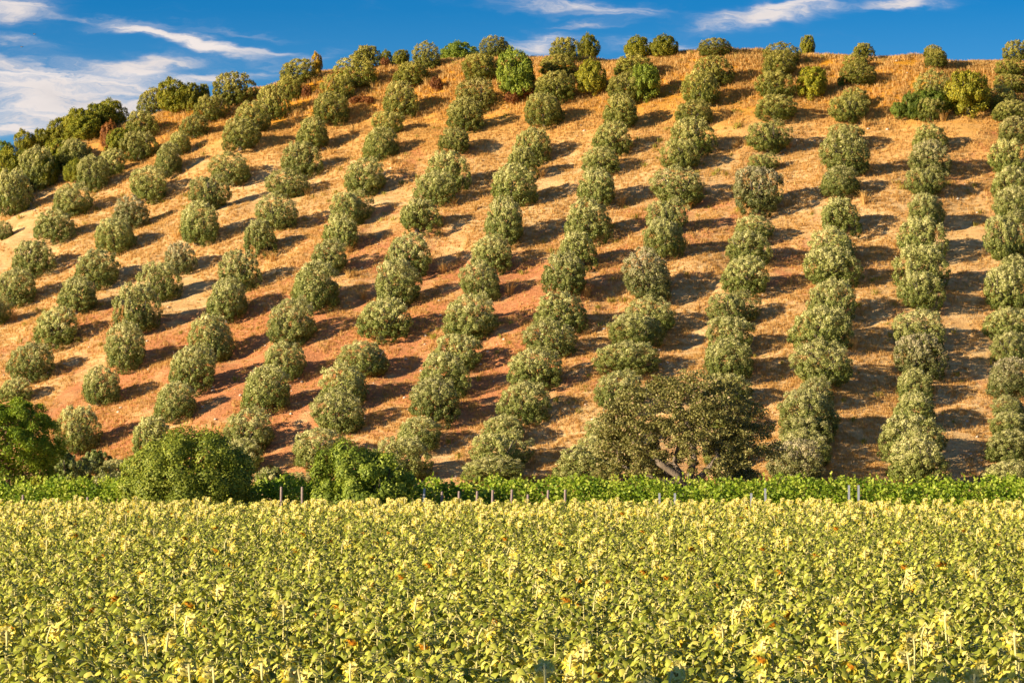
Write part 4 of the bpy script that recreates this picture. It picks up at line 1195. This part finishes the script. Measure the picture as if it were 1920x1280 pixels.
def clump_leaves(rg, geo, centres, per, rad, lsize, lw, tone=.45, spread=.2, flat=.8, up=.3):
    n = len(centres)
    k = n * per
    li = np.repeat(np.arange(n), per)
    ld = norm(rg.normal(0, 1, (k, 3)) + np.array([0, 0, .15]))
    r = rad[li] * rg.uniform(.2, 1.0, k) ** .6
    P = centres[li] + ld * r[:, None] * np.array([1, 1, flat])
    N = norm(ld * .8 + np.array([0, 0, .3]) + rg.normal(0, .6, (k, 3)))
    A = norm(ld * .6 + np.array([0, 0, up]) + rg.normal(0, .6, (k, 3)))
    lt = rg.normal(0, .10, n)
    T = np.clip(tone + lt[li] + rg.normal(0, spread, k), 0, 1)
    leaf_cards(geo, P, N, A, rg.uniform(.7, 1.3, k) * lsize, rg.uniform(.7, 1.3, k) * lw, T)


def spreading_oak(x, y, w, h):
    rg = np.random.default_rng(23)
    z = float(ground_z(x, y)) if y > 230 else 0.0
    z = max(z, 0.0)
    root = link('oak_tree', None, loc=(x, y, z))
    wood, tips = Geo(), []
    tube(wood, [(0, 0, -.5), (0, 0, 0), (.1, 0, 1.0), (.0, .1, 1.9)], [.55, .48, .38, .36], 9)
    for i in range(8):
        a = i * 6.283 / 8 + rg.uniform(-.3, .3)
        el = rg.uniform(.25, 1.1) if i % 2 else rg.uniform(.05, .4)
        d = np.array([math.cos(a) * math.cos(el), math.sin(a) * math.cos(el) * .8, math.sin(el)])
        grow(rg, np.array([0, .05, 1.5 + .4 * rg.random()]), d, w * .24, .22, 3, 3, tips, wood, .24, (2, 3), .66, .62, .06)
    link('trunk', wood.mesh('oak_trunk', [M['oakbark']], True), root)
    T = np.array([t[0] for t in tips])
    # keep clumps inside a wide, flat topped crown
    e = (T[:, 0] / (w * .5)) ** 2 + (T[:, 1] / (w * .45)) ** 2 + ((T[:, 2] - h * .42) / (h * .58)) ** 2
    T = T[(e < 1.0) & (T[:, 2] > .2)]
    low = []
    for _ in range(170):
        a = rg.uniform(0, 6.28)
        r = w * .5 * math.sqrt(rg.uniform(.15, .95))
        low.append((math.cos(a) * r, math.sin(a) * r * .8, rg.uniform(.3, h * .62)))
    # outer shell of the crown
    for _ in range(340):
        d = norm(rg.normal(0, 1, 3)); d[2] = abs(d[2])
        low.append(tuple(d * np.array([w * .47, w * .42, h * .56]) * rg.uniform(.82, 1.0) + np.array([0, 0, h * .42])))
    T = np.vstack([T, low])
    leaves = Geo()
    clump_leaves(rg, leaves, T, 72, rg.uniform(.28, .55, len(T)), .14, .09, .45, .27, .6)
    o = link('crown', leaves.mesh('oak_crown', [M['oak']]), root)
    tag(root, 'wide dark oak with twisted bare limbs showing, at the foot of the olive rows', 'oak tree')
    return root


def bushy_tree(name, seed, x, y, w, h, label, cat, tint, mat, lumps=150, per=270, ls=.125, lw=.08, z=0.0, irregular=.2, low=-.75, group=None):
    root = link(name, None, loc=(x, y, z))
    g = crown_geo(seed, w, h, lumps, per, ls, lw, lump_r=(.085, .135), slope=0.0, irregular=irregular, core=3500, up=.35, sides=.80, low=low, lobes=7)
    o = link('crown', g.mesh(name + '_crown', [mat]), root)
    o.color = (*tint, 1)
    link('trunk', trunk_geo(seed + 1, h, .16, 5).mesh(name + '_trunk', [M['bark']], True), root)
    tag(root, label, cat, group)
    return root


def pine(x, y, w, h):
    rg = np.random.default_rng(41)
    z = max(0.0, float(ground_z(x, y)))
    root = link('pine_tree', None, loc=(x, y, z))
    wood, tips = Geo(), []
    tube(wood, [(0, 0, -.5), (0, 0, .1), (.1, .05, 1.8), (0, .1, h * .55), (.1, 0, h * .8)], [.34, .30, .25, .18, .08], 9)
    for i in range(22):
        a = i * 2.4 + rg.uniform(-.3, .3)
        zz = h * (.10 + .6 * i / 22)
        L = w * .44 * (1 - .5 * (i / 22) ** 2)
        d = np.array([math.cos(a), math.sin(a), .22])
        p = np.array([0, 0, zz])
        pts = [p, p + d * L * .5 + rg.normal(0, .08, 3), p + d * L + np.array([0, 0, .35])]
        tube(wood, pts, [.085, .06, .025], 5)
    link('trunk', wood.mesh('pine_trunk', [M['pinebark']], True), root)
    g = Geo()
    n = 150
    i = np.arange(n) + .5
    zc = 1 - 1.9 * i / n
    ph = i * 2.399963
    rr = np.sqrt(np.maximum(1 - zc * zc, 0))
    D = norm(np.stack([rr * np.cos(ph), rr * np.sin(ph), zc], 1) + rg.normal(0, .12, (n, 3)))
    C = D * np.array([w * .45, w * .45, h * .48]) * (1 - .12 * D[:, 2:3]) * rg.uniform(.80, 1.06, n)[:, None] + np.array([0, 0, h * .47])
    lr = rg.uniform(.45, .8, n)
    per = 260
    li = np.repeat(np.arange(n), per)
    k = n * per
    ld = norm(D[li] * .6 + np.array([0, 0, .45]) + rg.normal(0, .7, (k, 3)))
    P = C[li] + ld * (lr[li] * rg.uniform(.55, 1.0, k))[:, None]
    A = norm(ld + np.array([0, 0, .35]) + rg.normal(0, .35, (k, 3)))
    N = norm(ld * .6 + rg.normal(0, .7, (k, 3)))
    T = np.clip(.48 + rg.normal(0, .12, n)[li] + rg.normal(0, .18, k), 0, 1)
    leaf_cards(g, P, N, A, rg.uniform(.7, 1.2, k) * .26, rg.uniform(.7, 1.2, k) * .075, T)
    cd = norm(rg.normal(0, 1, (3000, 3)))
    PC = cd * np.array([w * .38, w * .38, h * .42]) * (rg.uniform(.2, 1, 3000) ** .4)[:, None] + np.array([0, 0, h * .52])
    leaf_cards(g, PC, cd + rg.normal(0, .5, cd.shape), rg.normal(0, 1, cd.shape), np.full(3000, .4), np.full(3000, .16), np.clip(rg.normal(.4, .15, 3000), 0, 1))
    link('crown', g.mesh('pine_crown', [M['pine']]), root)
    tag(root, 'bright green round pine at the left edge below the olive rows', 'pine tree')


def at(px, py, d):
    """a point d metres out in the direction of a place on the skyline or field edge"""
    return (px - 960) / F_PX * d, d, CAM_Z + (HORIZON - py) / F_PX * d


def foot_planting():
    x, y, _ = at(1288, 0, 172)
    spreading_oak(x, y, 10.6, 8.3)
    x, y, _ = at(12, 0, 240)
    pine(x, y, 8.6, 7.0)
    x, y, _ = at(352, 0, 141)
    bushy_tree('broadleaf_bush', 60, x, y, 6.3, 4.55, 'wide dense green bush standing behind the sunflowers, left of the round one', 'bush', (1.0, 1.0, .9), M['bush'])
    x, y, _ = at(684, 0, 139)
    bushy_tree('broadleaf_bush', 64, x, y, 4.4, 3.9, 'round leafy green bush behind the sunflowers, right of the wide one', 'bush', (1.0, 1.08, .95), M['bush'], 120, 260)
    x, y, _ = at(440, 0, 150)
    for (px, d, w, h, tint, lab, nm, mat) in (
            (145, 262, 3.4, 2.6, (.9, .95, 1.0), 'dark shaded shrub between the pine and the lowest olive', 'shrub', M['olive']),
            (122, 256, 3.0, 3.6, (.8, .9, .9), 'tall dark shrub in the shade right behind the pine', 'shrub', M['olive']),
            (180, 270, 2.6, 2.0, (.8, .9, .9), 'low dark shrub in the shade under the lowest olive', 'shrub', M['olive']),
            (207, 236, 3.0, 2.2, (1.05, 1.02, 1.25), 'low silvery shrub left of the wide green bush', 'shrub', M['olive']),
            (88, 215, 2.2, 2.0, (1.4, 1.25, .7), 'small yellow green shrub at the foot of the pine', 'shrub', M['bush']),
            (1152, 225, 1.6, 2.0, (1.6, 1.0, 1.0), 'dry brown shrub at the foot of a silvery olive left of the oak', 'shrub', M['olive']),
            (510, 232, 2.6, 1.7, (1.05, 1.02, 1.2), 'low silvery shrub between the two green bushes', 'shrub', M['olive'])):
        x, y, _ = at(px, 0, d)
        z = max(0.0, float(ground_z(x, y))) if d > 225 else 0.0
        bushy_tree(nm, 700 + px, x, y, w, h, lab, 'shrub', tint, mat, 46, 150, .17, .07, z, .3, group='shrubs at the foot of the hill')

    # the roadside tree whose shade falls over the nearest sunflowers at the right
    bushy_tree('roadside_tree', 71, -17.3, 17.4, 7.0, 9.2, 'leafy roadside tree just left of the camera, its shadow over the bottom right sunflowers', 'tree', (1, 1, .95), M['bush'], 110, 120, .2, .13, 0.0, .3, -.35)


foot_planting()

# ------------------------------------------------------------------ the vineyard strip behind the field
def vine_row(seed, y, x0, x1, top, label, z0=0.0):
    rg = np.random.default_rng(seed)
    root = link('vine_row', None, loc=((x0 + x1) / 2, y, z0))
    xm = (x0 + x1) / 2
    g = Geo()
    n = int((x1 - x0) * 420)
    x = rg.uniform(x0, x1, n)
    hh = top + .16 * np.sin(x * 1.9 + seed) + .12 * np.sin(x * 4.7 + seed * 2) + .10 * np.sin(x * .6)
    z = .35 + (hh - .35) * rg.beta(1.6, 1.1, n)
    yy = rg.normal(0, .28, n) * (1 - .35 * (z / hh) ** 2)
    N = np.stack([rg.normal(0, .6, n), np.sign(yy) * .5 + rg.normal(0, .5, n) - .25, .5 + rg.normal(0, .5, n)], 1)
    A = np.stack([rg.normal(0, .6, n), rg.normal(0, .6, n), -.5 + rg.normal(0, .4, n)], 1)
    lump = .14 * np.sin(x * 3.1) + .12 * np.sin(x * 7.3 + z * 4)
    T = np.clip(.45 + lump + rg.normal(0, .2, n), 0, 1)
    leaf_cards(g, np.stack([x - xm, yy, z], 1), N, A, rg.uniform(.10, .19, n), rg.uniform(.09, .17, n), T, fold=.15)
    # shoots that stand up above the row
    for sx in np.arange(x0, x1, .28):
        if rg.random() < .55:
            hs = rg.uniform(.12, .42)
            k = 9
            zz = top - .05 + np.linspace(0, hs, k)
            px = sx - xm + rg.normal(0, .15) + np.linspace(0, rg.normal(0, .15), k) + rg.normal(0, .03, k)
            leaf_cards(g, np.stack([px, rg.normal(0, .1, k), zz], 1), rg.normal(0, 1, (k, 3)), rg.normal(0, 1, (k, 3)), np.full(k, .11), np.full(k, .10), np.clip(rg.normal(.75, .15, k), 0, 1))
    o = link('foliage', g.mesh('vine_foliage', [M['vine']]), root)
    w = Geo()
    for sx in np.arange(x0 + .5, x1, 1.1):
        b = sx - xm + rg.normal(0, .06)
        tube(w, [(b, 0, -.2), (b + rg.normal(0, .05), rg.normal(0, .04), .4), (b + rg.normal(0, .08), rg.normal(0, .04), .85), (b + .45, 0, 1.0)], [.05, .04, .035, .018], 5)
    s = link('stems', w.mesh('vine_stems', [M['bark']], True), root)
    tag(root, label, 'grapevines', 'rows of grapevines behind the sunflowers')


def post(kind, px, ytop, d, lean, label, group):
    x, y, z = at(px, ytop, d)
    g = Geo()
    hgt = z
    if kind == 'wood':
        tube(g, [(0, 0, -.4), (lean * .5, 0, hgt * .5), (lean, .02, hgt - .03), (lean, .02, hgt)], [.062, .058, .055, .045], 8)
        o = link('wooden_post', g.mesh('wooden_post', [M['postwood']], False), None, (x - lean, y, 0))
        tag(o, label, 'post', group)
    else:
        s = .028
        v = [(-s, -s, -.4), (s, -s, -.4), (s, s, -.4), (-s, s, -.4)]
        v2 = [(a + lean, b, hgt) for a, b, _ in v]
        vv = v + v2
        q = [(0, 1, 5, 4), (1, 2, 6, 5), (2, 3, 7, 6), (3, 0, 4, 7), (4, 5, 6, 7)]
        g.add(vv, q)
        # the folded lip of a steel vineyard stake
        g.add([(a * 1.7 + lean * t, -s * 1.2, hgt * t) for a, t in ((-s, .6), (s, .6), (s, 1.0), (-s, 1.0))], [(0, 1, 2, 3)])
        o = link('steel_stake', g.mesh('steel_stake', [M['steel']]), None, (x - lean, y, 0))
        tag(o, label, 'stake', group)


def vineyard():
    vine_row(1, 141.5, -26, 26, 2.22, 'front grapevine row, bright green, right behind the sunflowers')
    vine_row(2, 144.2, -26, 26, 2.34, 'second grapevine row, seen just above the front row')
    vine_row(3, 147.0, -27, 27, 2.42, 'rearmost grapevine row, its shoots against the olives')
    W = [(44, 927, .02, 'grey wooden post sunk among flowers at the far left'), (165, 931, 0, 'short grey post left of the wide green bush'),
         (528, 912, .03, 'grey wooden post right of the wide bush, left of a pair'), (567, 912, 0, 'grey wooden post right of the wide bush, right of a pair'),
         (829, 921, .08, 'first leaning wooden post right of the steel stake'), (861, 920, .07, 'second leaning wooden post right of the steel stake'),
         (895, 920, .08, 'third leaning wooden post right of the steel stake'), (924, 918, .06, 'fourth leaning wooden post right of the steel stake'),
         (960, 917, .07, 'tallest leaning wooden post in the middle of the row'), (990, 926, .06, 'short wooden post just right of the tallest one'),
         (1028, 918, .09, 'leaning wooden post, second from the right of the wooden ones'), (1060, 917, .03, 'dark wooden post, rightmost of the wooden ones')]
    for px, yt, ln, lab in W:
        post('wood', px, yt, 138.6, ln, lab, 'wooden posts along the vines')
    for px, yt, ln, lab in ((796, 915, .12, 'leaning steel stake right of the round green bush'), (1236, 924, 0, 'thin steel stake below the oak'), (1265, 924, 0, 'thin steel stake below the oak, right of another'),
                            (1434, 915, -.06, 'pale steel stake right of the oak'), (1408, 924, 0, 'short grey stake beside the pale one right of the oak'), (1591, 909, 0, 'steel stake between two olive rows at the right'),
                            (1609, 909, 0, 'right hand stake of a close pair at the right')):
        post('steel', px, yt, 138.8, ln, lab, 'steel stakes along the vines')


vineyard()

# ------------------------------------------------------------------ sunflowers
def sun_leaf(geo, base, az, L, droop, rg, tone):
    d = np.array([math.cos(az), math.sin(az), 0])
    s = np.array([-d[1], d[0], 0])
    pet = L * rg.uniform(.35, .6)
    rise = rg.uniform(.1, .5)
    p0 = base
    p1 = base + d * pet + np.array([0, 0, pet * rise])
    # petiole
    t = .006
    geo.add([p0 + s * t, p0 - s * t, p1 - s * t, p1 + s * t, p0 + [0, 0, t * 1.5], p1 + [0, 0, t * 1.5]], [(0, 3, 5, 4), (1, 4, 5, 2)], None, .35, 1)
    a0, a1, a2 = rg.uniform(-.35, .45), -droop * .75, -droop * 1.3
    w = L * rg.uniform(.30, .44)

    def step(p, ang, l):
        return p + (d * math.cos(ang) + np.array([0, 0, math.sin(ang)])) * l
    m1 = step(p1, a0, L * .25)
    m2 = step(m1, a1, L * .38)
    m3 = step(m2, a2, L * .42)
    dn = np.array([0, 0, -1.0])
    cup = rg.uniform(-.1, .45)
    tw = rg.uniform(-.25, .25)
    l1, r1 = m1 - d * L * .12 + s * w * .85 + dn * w * (cup + tw), m1 - d * L * .12 - s * w * .85 + dn * w * (cup - tw)
    l2, r2 = m2 - d * L * .05 + s * w * .72 + dn * w * (cup * 1.2 + tw), m2 - d * L * .05 - s * w * .72 + dn * w * (cup * 1.2 - tw)
    geo.add([p1, m1, m2, m3, l1, l2, r1, r2], [(m, n, o, q) for m, n, o, q in ((1, 2, 5, 4), (2, 1, 6, 7))], [(0, 1, 4), (0, 6, 1), (2, 3, 5), (2, 7, 3)], tone, 0)


def sunflower_parts(seed, kind, height=None):
    """kind: tall (big pale head above the leaves), nod (head hung below the top leaves), disc (brown face turned to the side), leafy"""
    rg = np.random.default_rng(seed)
    H = height or {'tall': 1.66, 'nod': 1.34, 'disc': 1.42, 'leafy': 1.46}[kind] + rg.normal(0, .085)
    stem, fol, head, pet = Geo(), Geo(), Geo(), Geo()
    fa = math.pi / 2 + rg.normal(0, .55)                     # heads turn away, to the morning sun
    if kind == 'disc':
        fa += rg.choice([-1, 1]) * rg.uniform(1.2, 2.4)
    f = np.array([math.cos(fa), math.sin(fa), 0])
    lean = rg.normal(0, .05, 2)
    top = np.array([lean[0], lean[1], H])
    pts = [np.array([0, 0, -.05]), np.array([lean[0] * .2, lean[1] * .2, H * .35]), np.array([lean[0] * .6, lean[1] * .6, H * .72])]
    if kind != 'leafy':
        reach = .10 if kind == 'tall' else .14
        pts += [top - np.array([0, 0, .10]), top + f * reach * .45, top + f * reach + np.array([0, 0, -.03 if kind == 'tall' else -.10])]
        rad = [.018, .016, .014, .012, .012, .016]
    else:
        pts += [top]
        rad = [.018, .016, .013, .008]
    tube(stem, pts, rad, 5, 0.6, 1, cap=False)
    nl = {'tall': 24, 'nod': 34, 'disc': 32, 'leafy': 34}[kind]
    for i in range(nl):
        t = .30 + .70 * (i / (nl - 1)) ** .8
        if kind == 'tall':
            t *= .88
        elif kind != 'leafy':
            t *= 1.06
        b = np.array([lean[0] * t, lean[1] * t, H * t])
        L = (.175 - .06 * (i / nl) ** 2) * rg.uniform(.7, 1.2)
        sun_leaf(fol, b, i * 2.4 + rg.uniform(-.4, .4), L, rg.uniform(.55, 1.45), rg, np.clip(rg.normal(.50, .30), 0, 1))
    if kind == 'leafy':
        for i in range(5):
            sun_leaf(fol, top - np.array([0, 0, .03]), i * 1.3 + rg.random(), .12, rg.uniform(-.6, .3), rg, np.clip(rg.normal(.65, .15), 0, 1))
        return stem, fol, None, None, H
    c = pts[-1]
    tilt = {'tall': rg.uniform(.15, .9), 'nod': rg.uniform(.6, 1.2), 'disc': rg.uniform(.45, 1.1)}[kind]
    n = f * math.cos(tilt) + np.array([0, 0, -math.sin(tilt)])   # the way the face looks
    u = norm(np.cross(n, [0, 0, 1.0]))
    w = np.cross(u, n)
    Rh = {'tall': rg.uniform(.07, .10), 'nod': rg.uniform(.06, .08), 'disc': rg.uniform(.055, .08)}[kind]
    ns = 12
    an = np.linspace(0, 2 * np.pi, ns, endpoint=False)

    def ring(r, off, wob=0.0):
        rr = r * (1 + wob * np.sin(an * 3 + seed) + rg.normal(0, abs(wob) * .5, ns))
        return c + n * off + rr[:, None] * (np.cos(an)[:, None] * u + np.sin(an)[:, None] * w)
    rings = [ring(.02, .012), ring(Rh * .55, .012, .12), ring(Rh * .88, .035, .14), ring(Rh * .9, .058, .10)]
    q = [(i * ns + j, i * ns + (j + 1) % ns, (i + 1) * ns + (j + 1) % ns, (i + 1) * ns + j) for i in range(3) for j in range(ns)]
    ht = .55 if kind == 'tall' else .12
    head.add(np.vstack(rings), q, None, np.clip(rg.normal(ht, .15, len(q)), 0, 1), 0)
    fc = np.vstack([rings[3], ring(Rh * .5, .075), [c + n * .07]])
    q = [(j, (j + 1) % ns, ns + (j + 1) % ns, ns + j) for j in range(ns)]
    t3 = [(ns + j, ns + (j + 1) % ns, 2 * ns) for j in range(ns)]
    head.add(fc, q, None, np.clip(rg.normal(.5, .25, len(q)), 0, 1), 1)
    head.add(fc, None, t3, np.clip(rg.normal(.4, .2, len(t3)), 0, 1), 1)
    # bracts round the rim, curled back
    for j in range(34):
        a = j * 6.283 / 34 * 2 + rg.normal(0, .15)
        d = math.cos(a) * u + math.sin(a) * w
        s = np.cross(d, n)
        b = c + n * rg.uniform(.008, .03) + d * Rh * rg.uniform(.45, .85)
        tip = b + d * Rh * rg.uniform(.2, .5) - n * rg.uniform(-.02, .06)
        head.add([b + s * .022, b - s * .022, tip], None, [(0, 1, 2)], np.clip(rg.normal(ht - .05, .2), 0, 1), 0)
    npet = 26 if kind != 'nod' else 18
    for j in range(npet):
        a = j * 6.283 / npet + rg.normal(0, .1)
        if rg.random() < .25:
            continue
        d = math.cos(a) * u + math.sin(a) * w
        s = np.cross(d, n)
        b = c + n * .055 + d * Rh * .95
        l = Rh * rg.uniform(.25, .75)
        mid = b + d * l * .55 + n * rg.uniform(-.02, .04)
        tip = b + d * l * rg.uniform(.8, 1.0) + n * rg.uniform(-.01, .08) + np.array([0, 0, -l * .3])
        pet.add([b + s * .008, b - s * .008, mid - s * .015, mid + s * .015, tip], [(0, 1, 2, 3)], [(3, 2, 4)], np.clip(rg.normal(.5, .25), 0, 1), 0)
    return stem, fol, head, pet, H


KINDS = ['tall', 'nod', 'disc', 'leafy']


def joined_sunflower(seed, kind):
    st, fo, he, pe, H = sunflower_parts(seed, kind)
    g = Geo()
    for part, mp in ((st, {0: 0, 1: 1}), (fo, {0: 0, 1: 1}), (he, {0: 2, 1: 3}), (pe, {0: 4})):
        if part is None:
            continue
        for mm in mp:
            pass
        off = g.n
        g.v += part.v
        for src, dst, ts, td, ms, md in ((part.q, g.q, part.qt, g.qt, part.qm, g.qm), (part.t, g.t, part.tt, g.tt, part.tm, g.tm)):
            for a, tn, mi in zip(src, ts, ms):
                dst.append(a + off)
                td.append(tn)
                md.append(np.array([mp[int(i)] for i in mi]))
        g.n += part.n
    return g.mesh('sunflower_' + kind, [M['sun_leaf'], M['sun_stem'], M['sun_back'], M['sun_disc'], M['sun_petal']])


NEAR_D0, NEAR_D1, FIELD_END = 24.6, 31.0, 134.5


def field_points():
    rg = np.random.default_rng(3)
    out = []
    y = NEAR_D0
    while y < FIELD_END:
        hw = y * .165 + .8
        xs = np.arange(-hw, hw, .36) + rg.uniform(0, .36)
        xs = xs + rg.normal(0, .07, len(xs))
        ys = y + rg.normal(0, .09, len(xs))
        keep = rg.random(len(xs)) > .10
        out.append(np.stack([xs[keep], ys[keep]], 1))
        y += .6
    P = np.vstack(out)
    d = P[:, 1]
    far = np.clip((d - 75) / 50, 0, 1)
    pt = .03 + .06 * np.clip((40 - d) / 8, 0, 1) + .22 * far ** 1.5
    r = rg.random(len(P))
    kind = np.where(r < pt, 0, np.where(r < pt + .10, 2, np.where(r < pt + .10 + .42, 1, 3)))
    return P, kind


def build_sunflowers():
    rg = np.random.default_rng(8)
    P, kind = field_points()
    near = P[:, 1] < NEAR_D1
    # the 300 nearest plants, each a thing of its own
    npv = {0: 5, 1: 6, 2: 4, 3: 4}
    protos = {}
    for k in range(4):
        protos[k] = []
        for i in range(npv[k]):
            st, fo, he, pe, H = sunflower_parts(900 + 20 * k + i, KINDS[k])
            ms = {'stem': st.mesh('sunflower_stem', [M['sun_stem'], M['sun_stem']]), 'foliage': fo.mesh('sunflower_foliage', [M['sun_leaf'], M['sun_stem']])}
            if he is not None:
                ms['flower_head'] = he.mesh('sunflower_head', [M['sun_back'], M['sun_disc']], False)
                ms['petals'] = pe.mesh('sunflower_petals', [M['sun_petal']])
            protos[k].append(ms)
    words = {0: 'tall sunflower, big pale yellow head seen from behind', 1: 'sunflower with nodding head below its leaves',
             2: 'sunflower showing an orange brown face', 3: 'leafy sunflower plant without visible head'}
    for (x, y), k in zip(P[near], kind[near]):
        ms = protos[int(k)][int(rg.integers(npv[int(k)]))]
        root = bpy.data.objects.new('sunflower', None)
        col.objects.link(root)
        root.empty_display_size = .1
        root.location = (x, y, 0)
        root.rotation_euler = (0, 0, rg.normal(0, .35))
        s = rg.uniform(.92, 1.07)
        root.scale = (s, s, s * rg.uniform(.95, 1.05))
        parts = {}
        for nm in ('stem', 'foliage', 'flower_head'):
            if nm in ms:
                parts[nm] = link(nm, ms[nm], root)
        if 'petals' in ms:
            link('petals', ms['petals'], parts['flower_head'])
        f = x / (y * .16)
        where = 'left end' if f < -.6 else 'left half' if f < -.2 else 'middle' if f < .2 else 'right half' if f < .6 else 'right end'
        depth = 'front row' if y < 27.8 else 'rows behind'
        lab = '%s, %s of %s' % (words[int(k)], where, depth)
        tag(root, lab, 'sunflower', '%s, %s %s' % (KINDS[int(k)] + ' sunflowers', where, depth))
    # the rest of the field
    src, first = [], {}
    for k in range(4):
        first[k] = len(src)
        for i in range(npv[k]):
            src.append(joined_sunflower(1000 + 20 * k + i, KINDS[k]))
    coll = stuff_collection('sunflowers', src)
    Q, kk = P[~near], kind[~near]
    n = len(Q)
    idx = np.array([first[int(k)] + int(rg.integers(npv[int(k)])) for k in kk])
    scatter('sunflower_field', np.stack([Q[:, 0], Q[:, 1], np.zeros(n)], 1), idx, rg.normal(0, .35, n), rg.uniform(.90, 1.08, n) * (1 + .035 * vnoise(Q[:, 0], Q[:, 1], .5, 21)), coll,
            'yellow green field of ripening sunflowers stretching back to the vines', 'sunflower field')
    print('sunflowers near', int(near.sum()), 'far', n)


build_sunflowers()


# ------------------------------------------------------------------ two birds high in the sky
def bird(px, py, d, label):
    x, y, z = at(px, py, d)
    g = Geo()
    body = [(-.02, .18, 0), (0, .1, .03), (0, -.12, .02), (.0, -.24, .0)]
    tube(g, [(0, -.24, 0), (0, -.1, 0), (0, .08, .01), (0, .2, 0)], [.01, .045, .04, .008], 6)
    for s in (-1, 1):
        g.add([(0, .06, .02), (0, -.06, .02), (s * .22, -.03, .10), (s * .22, .08, .10), (s * .48, -.06, .03)], [(0, 1, 2, 3)], [(3, 2, 4)])
    o = link('bird', g.mesh('bird', [M['bark']]), None, (x, y, z), (0, 0, 1.1))
    tag(o, label, 'bird', 'birds high at the left')


bird(61, 62, 420, 'tiny dark bird in the blue at the upper left, higher of two')
bird(37, 86, 420, 'tiny dark bird in the blue at the upper left, lower of two')
